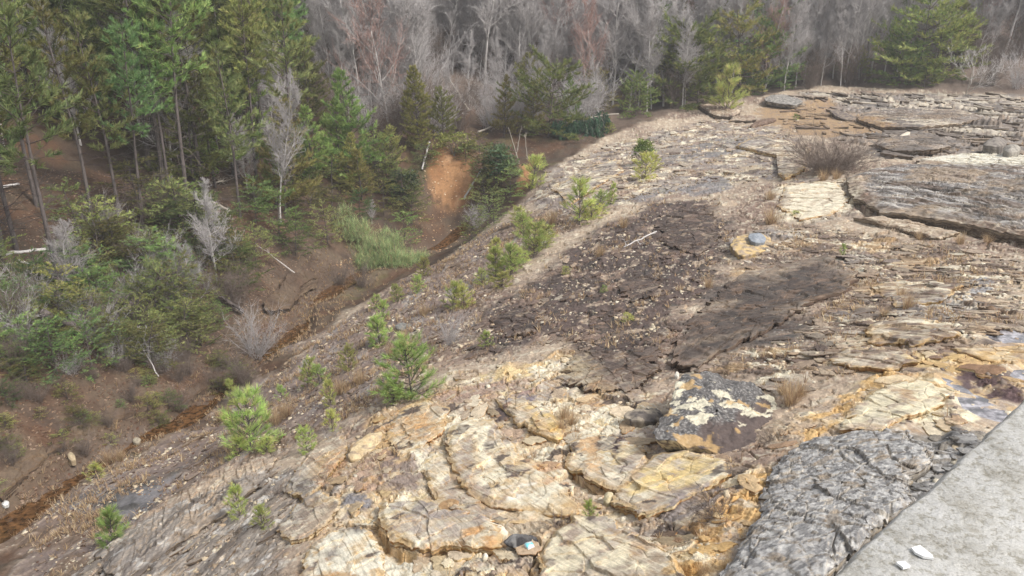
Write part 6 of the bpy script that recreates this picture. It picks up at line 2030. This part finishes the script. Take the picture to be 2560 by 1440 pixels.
# ---- bare saplings, brush, snags, logs
t = make_bare("bare_sapling", "x", "bare tree", None, M_DEADWOOD, M_PALEBARK, seed=60, H=4, start=.03, nb=9, spread=.75, r=.010, up=.6, fine=1.0)
p = hit(2412, 240); place(t, p[0], p[1], hpx(p, 120), "whitish many stemmed bare sapling at the far right edge of the rock", None)
t = make_twigbush("brush_pile", "x", "shrub", None, 61, 1.5, 6.0, M_BROWNTWIG, 110, 8, .012)
p = hit(2075, 432); place(t, p[0], p[1], hpx(p, 70), "wide heap of dark bare brush on the rock before the pale ledge", None)
for px, py, h, k, lab in [
    (640, 895, 120, 0, "big rounded grey bare shrub overhanging the creek"),
    (590, 770, 95, 1, "brown bare shrub on the bank above the creek bend"),
    (1125, 862, 80, 0, "grey bare shrub in the dry weeds above the wide green sapling"),
    (905, 720, 60, 1, "low brown bare shrub at the foot of the soft bright drooping shrub"),
    (1190, 570, 60, 0, "spidery pale bare shrub in the gully below the dark bush"),
    (2150, 215, 45, 1, "low brown bare shrub behind the far edge of the rock"),
    (2480, 215, 120, 1, "tangled brown bare shrub by the far right corner"),
    (2540, 220, 100, 0, "tangled grey bare shrub in the far right corner"),
    (850, 720, 55, 1, "low purple brown bare shrub right of the undercut creek bank"),
    (1560, 280, 60, 1, "brown bare shrub left of the pine clump on the rim"),
    (950, 640, 50, 1, "brown bare twigs tangled at the right of the drooping shrub"),
    (830, 1105, 40, 0, "thin grey bare shrub beside the bright bushy sapling"),
    (480, 690, 70, 0, "pale bare shrub among the hemlocks on the bank"),
    (165, 610, 60, 0, "pale bare shrub right of the clear grey pine trunk"),
]:
    p = hit(px, py); place(SHRB[k], p[0], p[1], hpx(p, h), lab, None)
mat_ = make_twigbush("twig_tangle", "x", "dead twigs", None, 62, .22, 1.1, M_BROWNTWIG, 26, 4, .005)
for px, py, h, lab in [(1790, 1290, 30, "flat mat of dry grey twigs lying on the yellow slab left of the lichened rock"), (1400, 1318, 26, "dry twig mat in the joint above the rotten log"),
                       (800, 1225, 22, "dark dead weeds in a wet notch of the lower left ledges"), (690, 1245, 22, "dead weed clump below the cream rock left of the wet notch"), (1690, 1100, 20, "dry weeds under the lip of the big grey boulder"),
                       (1930, 1100, 24, "dry weeds in the gap right of the big grey boulder")]:
    p = hit(px, py); place(mat_, p[0], p[1], hpx(p, h), lab, None)
TUF = []
for k in range(2):
    rs = np.random.RandomState(400 + k)
    V, F, c = blades(np.c_[rs.randn(26, 2) * .05, rs.rand(26) * 0], 10, rs, .42, .0025, .7, dry_pal, .6)
    o = obj("grass_tuft", mesh_np("grass_tuft", V, F, c), M_GRASS)
    tag(o, "x", "grass"); o['h0'] = .42
    TUF.append(o)
for k, (px, py, h) in enumerate([(1980, 1010, 72), (1960, 985, 50), (2000, 990, 50), (2075, 1175, 36), (2090, 1180, 30), (2270, 770, 50), (2250, 745, 40), (2300, 735, 40), (2210, 790, 36), (1960, 700, 36), (1770, 720, 40), (1410, 1045, 44),
                                 (1430, 1060, 40), (1400, 1075, 40), (1930, 560, 60), (1925, 500, 40), (2060, 452, 40), (2090, 448, 36), (1850, 1280, 26), (1500, 640, 40), (1560, 570, 40), (2400, 610, 40), (2470, 610, 36), (2300, 600, 34),
                                 (850, 985, 50), (900, 960, 50), (720, 1040, 50), (690, 1060, 50), (980, 890, 44), (1010, 850, 40), (1060, 790, 40), (300, 1150, 40), (270, 1160, 44), (560, 1050, 40), (1350, 600, 46), (1380, 560, 46), (2450, 490, 34),
                                 (1820, 1420, 40), (1760, 1435, 40), (1690, 1440, 34), (1560, 1430, 36)]):
    p = hit(px, py)
    place(TUF[k % 2], p[0], p[1], hpx(p, h) * .8, "tuft of tan dry grass rooted in a crack of the rock slope", "dry grass tufts in the cracks of the rock")


def log(name, a, b, r0, r1, mat, label, cat="log", lift=.08, sag=0.0, branches=0, seed=1, sides=7):
    rs = np.random.RandomState(seed)
    a = np.array(a, float); b = np.array(b, float)
    a[2] += lift; b[2] += lift
    d = b - a
    S = []
    n = 10
    off = rs.randn(n + 1, 3) * .02 * np.linalg.norm(d) / 3
    pts = [a * (1 - k / n) + b * k / n + off[k] + np.array([0, 0, -sag * 4 * (k / n) * (1 - k / n)]) - a for k in range(n + 1)]
    for k in range(n):
        S.append(np.r_[pts[k], r0 + (r1 - r0) * k / n, pts[k + 1], r0 + (r1 - r0) * (k + 1) / n])
    t = thing(name, tuple(a), label, cat)
    e = nrm(pts[1] - pts[0]); S.insert(0, np.r_[pts[0] - e * .01, .001, pts[0], r0])
    e = nrm(pts[-1] - pts[-2]); S.append(np.r_[pts[-1], r1, pts[-1] + e * .01, .001])
    v, f = tubes(np.array(S), sides); obj("trunk", mesh_np("trunk", v, f), mat, t)
    if branches:
        for k in range(branches):
            B = []
            i = 3 + rs.randint(7)
            s, bp = limb(rs, pts[i], nrm(nrm(d) * .6 + rs.randn(3) * .6 + [0, 0, .3]), np.linalg.norm(d) * (.15 + .25 * rs.rand()), r1 * .7, .006, 4, .15)
            B += s
            for j in (2, 3, 4):
                B += limb(rs, bp[j], nrm(bp[j] - bp[j - 1] + rs.randn(3) * .3), np.linalg.norm(d) * .1, .012, .004, 2, .2)[0]
            v, f = tubes(np.array(B), 3); obj("branch", mesh_np("branch", v, f), mat, t)
    return t


def up(px, py, dz):
    p = hit(px, py); p[2] += dz
    return p


log("fallen_log", hit(-40, 645), hit(133, 626), .07, .06, M_PALEBARK, "longer pale fallen log lying left of the clear grey pine trunk", seed=1)
log("fallen_log", hit(-40, 672), hit(42, 663), .06, .05, M_DEADWOOD, "short pale fallen log at the left edge below the longer one", seed=2)
log("fallen_log", hit(46, 655), hit(122, 682), .05, .03, M_PALEBARK, "fallen pole slanting toward the foot of the clear grey pine trunk", seed=3)
log("fallen_log", up(118, 855, 1.0), up(345, 845, 1.3), .15, .09, M_PINEBARK, "dark curved leaning tree trunk sagging over the brush on the bank", sag=.7, branches=8, seed=4)
log("fallen_tree", up(345, 870, .3), up(200, 830, .8), .02, .008, M_BROWNTWIG, "pale dead branched tree top spread across the green brush", "fallen tree", branches=14, seed=5)
log("fallen_tree", up(400, 960, .2), up(340, 880, .7), .02, .008, M_GREYBARK, "pale dead limbs fanning out right of the curved dark trunk", "fallen tree", branches=12, seed=6)
log("leaning_pole", up(738, 692, .1), up(640, 632, .4), .025, .012, M_PALEBARK, "thin pale pole leaning over the bank above the undercut ledge", branches=2, seed=7)
log("fallen_log", up(610, 792, .15), up(545, 758, .35), .08, .05, M_PINEBARK, "dark fallen log on the bank left of the undercut ledge", branches=4, seed=8)
log("leaning_log", up(1172, 285, .2), up(1105, 222, 1.5), .09, .05, M_DEADWOOD, "broken white trunk leaning among the bare trees above the orange slide", branches=3, seed=9)
log("leaning_log", up(1055, 430, .1), up(1075, 382, .6), .06, .05, M_PALEBARK, "grey log leaning against the left side of the orange slide", seed=10)
log("leaning_log", up(1160, 505, .1), up(1205, 440, .4), .06, .04, M_PALEBARK, "grey pole lying down the right side of the orange slide", seed=11)
log("fallen_log", up(1195, 340, .2), up(1262, 318, .3), .07, .05, M_DEADWOOD, "pale log lying on the brown rim above the dark hollow", seed=12)
log("fallen_log", up(520, 510, .1), up(585, 540, .1), .08, .06, M_DEADWOOD, "pale fallen log on the bare brown forest floor", branches=2, seed=13)
log("fallen_log", up(500, 470, .1), up(570, 465, .2), .06, .04, M_DEADWOOD, "heap of pale dead limbs on the forest floor between pine trunks", branches=14, seed=14)
log("fallen_log", up(2, 480, .1), up(50, 470, .1), .06, .05, M_PALEBARK, "grey log lying between the shaded trunks at the left edge", seed=15)
log("driftwood", up(1640, 585, .03), up(1560, 625, .03), .03, .02, M_PALEBARK, "bleached stick lying across the dark crusted rock", seed=16, branches=2)
for px, py, h, lab in [(1290, 395, 75, "left one of a pair of thin broken white snags on the rim"), (1298, 415, 90, "right one of a pair of thin broken white snags on the rim"), (1318, 400, 60, "short leaning snag beside the white pair on the rim")]:
    log("dead_snag", up(px, py, 0), up(px, py, 0) + np.array([.35 - .5 * (px % 3), .1, hpx(hit(px, py), h)]), .04, .015, M_DEADWOOD, lab, "snag", branches=2, seed=px)
p = hit(562, 420)
p = hit(575, 400)
hh = hpx(p, 265)
t = thing("dead_snag", tuple(p), "tall white broken snag with stub branches among the green pines", "snag")
rs = np.random.RandomState(70)
s, pts = limb(rs, (0, 0, -.2), (-.06, 0, 1), hh, .15, .05, 10, .02)
v, f = tubes(np.array(s), 7); obj("trunk", mesh_np("trunk", v, f), M_DEADWOOD, t)
for k, a, l in ((8, .2, .7), (8, .5, 1.0), (9, 2.9, .4), (7, 3.3, .4), (6, .3, .4)):
    v, f = tubes(np.array(limb(rs, pts[k], az_dir(a, .8), l, .07, .04, 3, .06)[0]), 5); obj("branch", mesh_np("branch", v, f), M_DEADWOOD, t)
for px, py, h, lab in [(650, 330, 190, "pale spreading bare tree left of the pair beside the snag"), (690, 350, 200, "pale forked bare tree right of the white snag"), (620, 480, 190, "pale bare tree below the white snag over the brown floor"), (930, 560, 60, "little pale bare tree beside the soft bright drooping shrub")]:
    p = hit(px, py)
    place(BARE[0 if px != 690 else 2], p[0], p[1], hpx(p, h), lab, None, wide=1.2)

# rotten log, black pipe, litter
p = hit(1305, 1362)
slab_stone("rotten_log", [(1256, 1350), (1275, 1340), (1310, 1334), (1340, 1338), (1366, 1350), (1340, 1358), (1300, 1366), (1268, 1364)], p[2] + .06, .09, pal_plain(C(104, 102, 102), C(62, 60, 62), C(150, 148, 146)), 81,
           "dark grey split rotten log wedged under the yellow slabs near the bottom edge", "log", naround=90, bulge=.09, rough_=.05, under=.3)
p = hit(1325, 1372)
m, nt, bs = new_mat("pale_blue_plastic")
n_ = noise(nt, 8, 3, .5)
r_ = ramp(nt, n_.outputs['Fac'], [(.42, (.18, .62, .66)), (.5, (.75, .82, .84))])
nt.links.new(r_.outputs[0], bs.inputs['Base Color']); bs.inputs['Roughness'].default_value = .35
t = thing("crushed_cup", (p[0], p[1] - .02, p[2] + .05), "crushed white and turquoise plastic cup in front of the dark rotten log", "litter", rz=.4)
prof = [(.045, 0), (.050, .05), (.058, .11), (.055, .11), (.043, .004)]
V, F = [], []
for i, (r_c, z_) in enumerate(prof):
    for k in range(20):
        a = k / 20 * 6.283
        V.append((r_c * math.cos(a) * 1.15, z_ - .05, r_c * math.sin(a) * .7 * (1 + .12 * math.sin(3 * a))))
for i in range(len(prof) - 1):
    for k in range(20):
        F.append((i * 20 + k, i * 20 + (k + 1) % 20, (i + 1) * 20 + (k + 1) % 20, (i + 1) * 20 + k))
obj("cup_body", mesh_np("cup_body", np.array(V), np.array(F), None, True), m, t)
V = [(.045 * math.cos(k / 20 * 6.283) * 1.15, -.05, .045 * math.sin(k / 20 * 6.283) * .7) for k in range(20)]
obj("cup_base", mesh_np("cup_base", np.array(V), np.arange(20)[None]), m, t)
m, nt, bs = new_mat("black_pipe")
n_ = noise(nt, 20, 3, .5)
r_ = ramp(nt, n_.outputs['Fac'], [(.3, (.012, .010, .010)), (.7, (.035, .028, .026))])
nt.links.new(r_.outputs[0], bs.inputs['Base Color']); bs.inputs['Roughness'].default_value = .5
p = hit(514, 1246); q_ = hit(536, 1234)
q_ = p + nrm(q_ - p) * .30
t = thing("broken_pipe", (p[0], p[1], p[2] + .05), "short black broken pipe end lying on the grey rock at lower left", "pipe")
dv = nrm(q_ - p); dv[2] += .15; dv = nrm(dv)
ou, iu = [], []
Sx = np.array([np.r_[0, 0, 0, .055, dv * .34, .055]]); v, f = tubes(Sx, 16)
obj("pipe_wall", mesh_np("pipe_wall", v, f, None, True), m, t)
Sx = np.array([np.r_[dv * .001, .043, dv * .34, .043]]); v, f = tubes(Sx, 16)
obj("pipe_bore", mesh_np("pipe_bore", v, f[:, ::-1], None, True), m, t)
Sx = np.array([np.r_[dv * -.008, .058, dv * .012, .058]]); v, f = tubes(Sx, 16)
obj("pipe_rim", mesh_np("pipe_rim", v, f, None, True), M_STONE if False else M_DEADWOOD, t)
slab_stone("layered_rock", [(2358, 318), (2370, 311), (2425, 308), (2432, 314), (2400, 320)], float(hit(2395, 316)[2]) + .3, .35, pal_plain(C(84, 80, 78), C(60, 58, 58), C(112, 108, 104)), 90,
           "long low dark rock lying on the upper grey shelf", "rock", naround=60, bulge=.12)

for pr in [*TALL, *MID, *RIMP, CEDAR, *HEML, *SAPL, *THIN, *BARE, BARER, *SHRB]:
    if pr.name not in _used:
        for ch in list(pr.children):
            bpy.data.objects.remove(ch)
        bpy.data.objects.remove(pr)
for o in bpy.data.objects:
    if 'h0' in o:
        del o['h0']

# ------------------------------------------------------------------ the damp air over the valley
bm = bmesh.new()
bmesh.ops.create_cube(bm, size=1.0)
me = bpy.data.meshes.new("haze"); bm.to_mesh(me); bm.free()
hz = bpy.data.objects.new("haze", me)
col.objects.link(hz)
_lo, _hi = float(GH.min()) - 1.0, max(float(GH.max()), 40.0) + 25
hz.scale = (520, 520, _hi - _lo)
hz.location = (0, 100, (_lo + _hi) / 2)
m = bpy.data.materials.new("pale_damp_air"); m.use_nodes = True
nt = m.node_tree; nt.nodes.clear()
out = nt.nodes.new("ShaderNodeOutputMaterial")
pv = nt.nodes.new("ShaderNodeVolumePrincipled")
pv.inputs['Density'].default_value = .0009
pv.inputs['Color'].default_value = (.92, .94, .97, 1)
nt.links.new(pv.outputs[0], out.inputs['Volume'])
me.materials.append(m)
hz['kind'] = 'stuff'
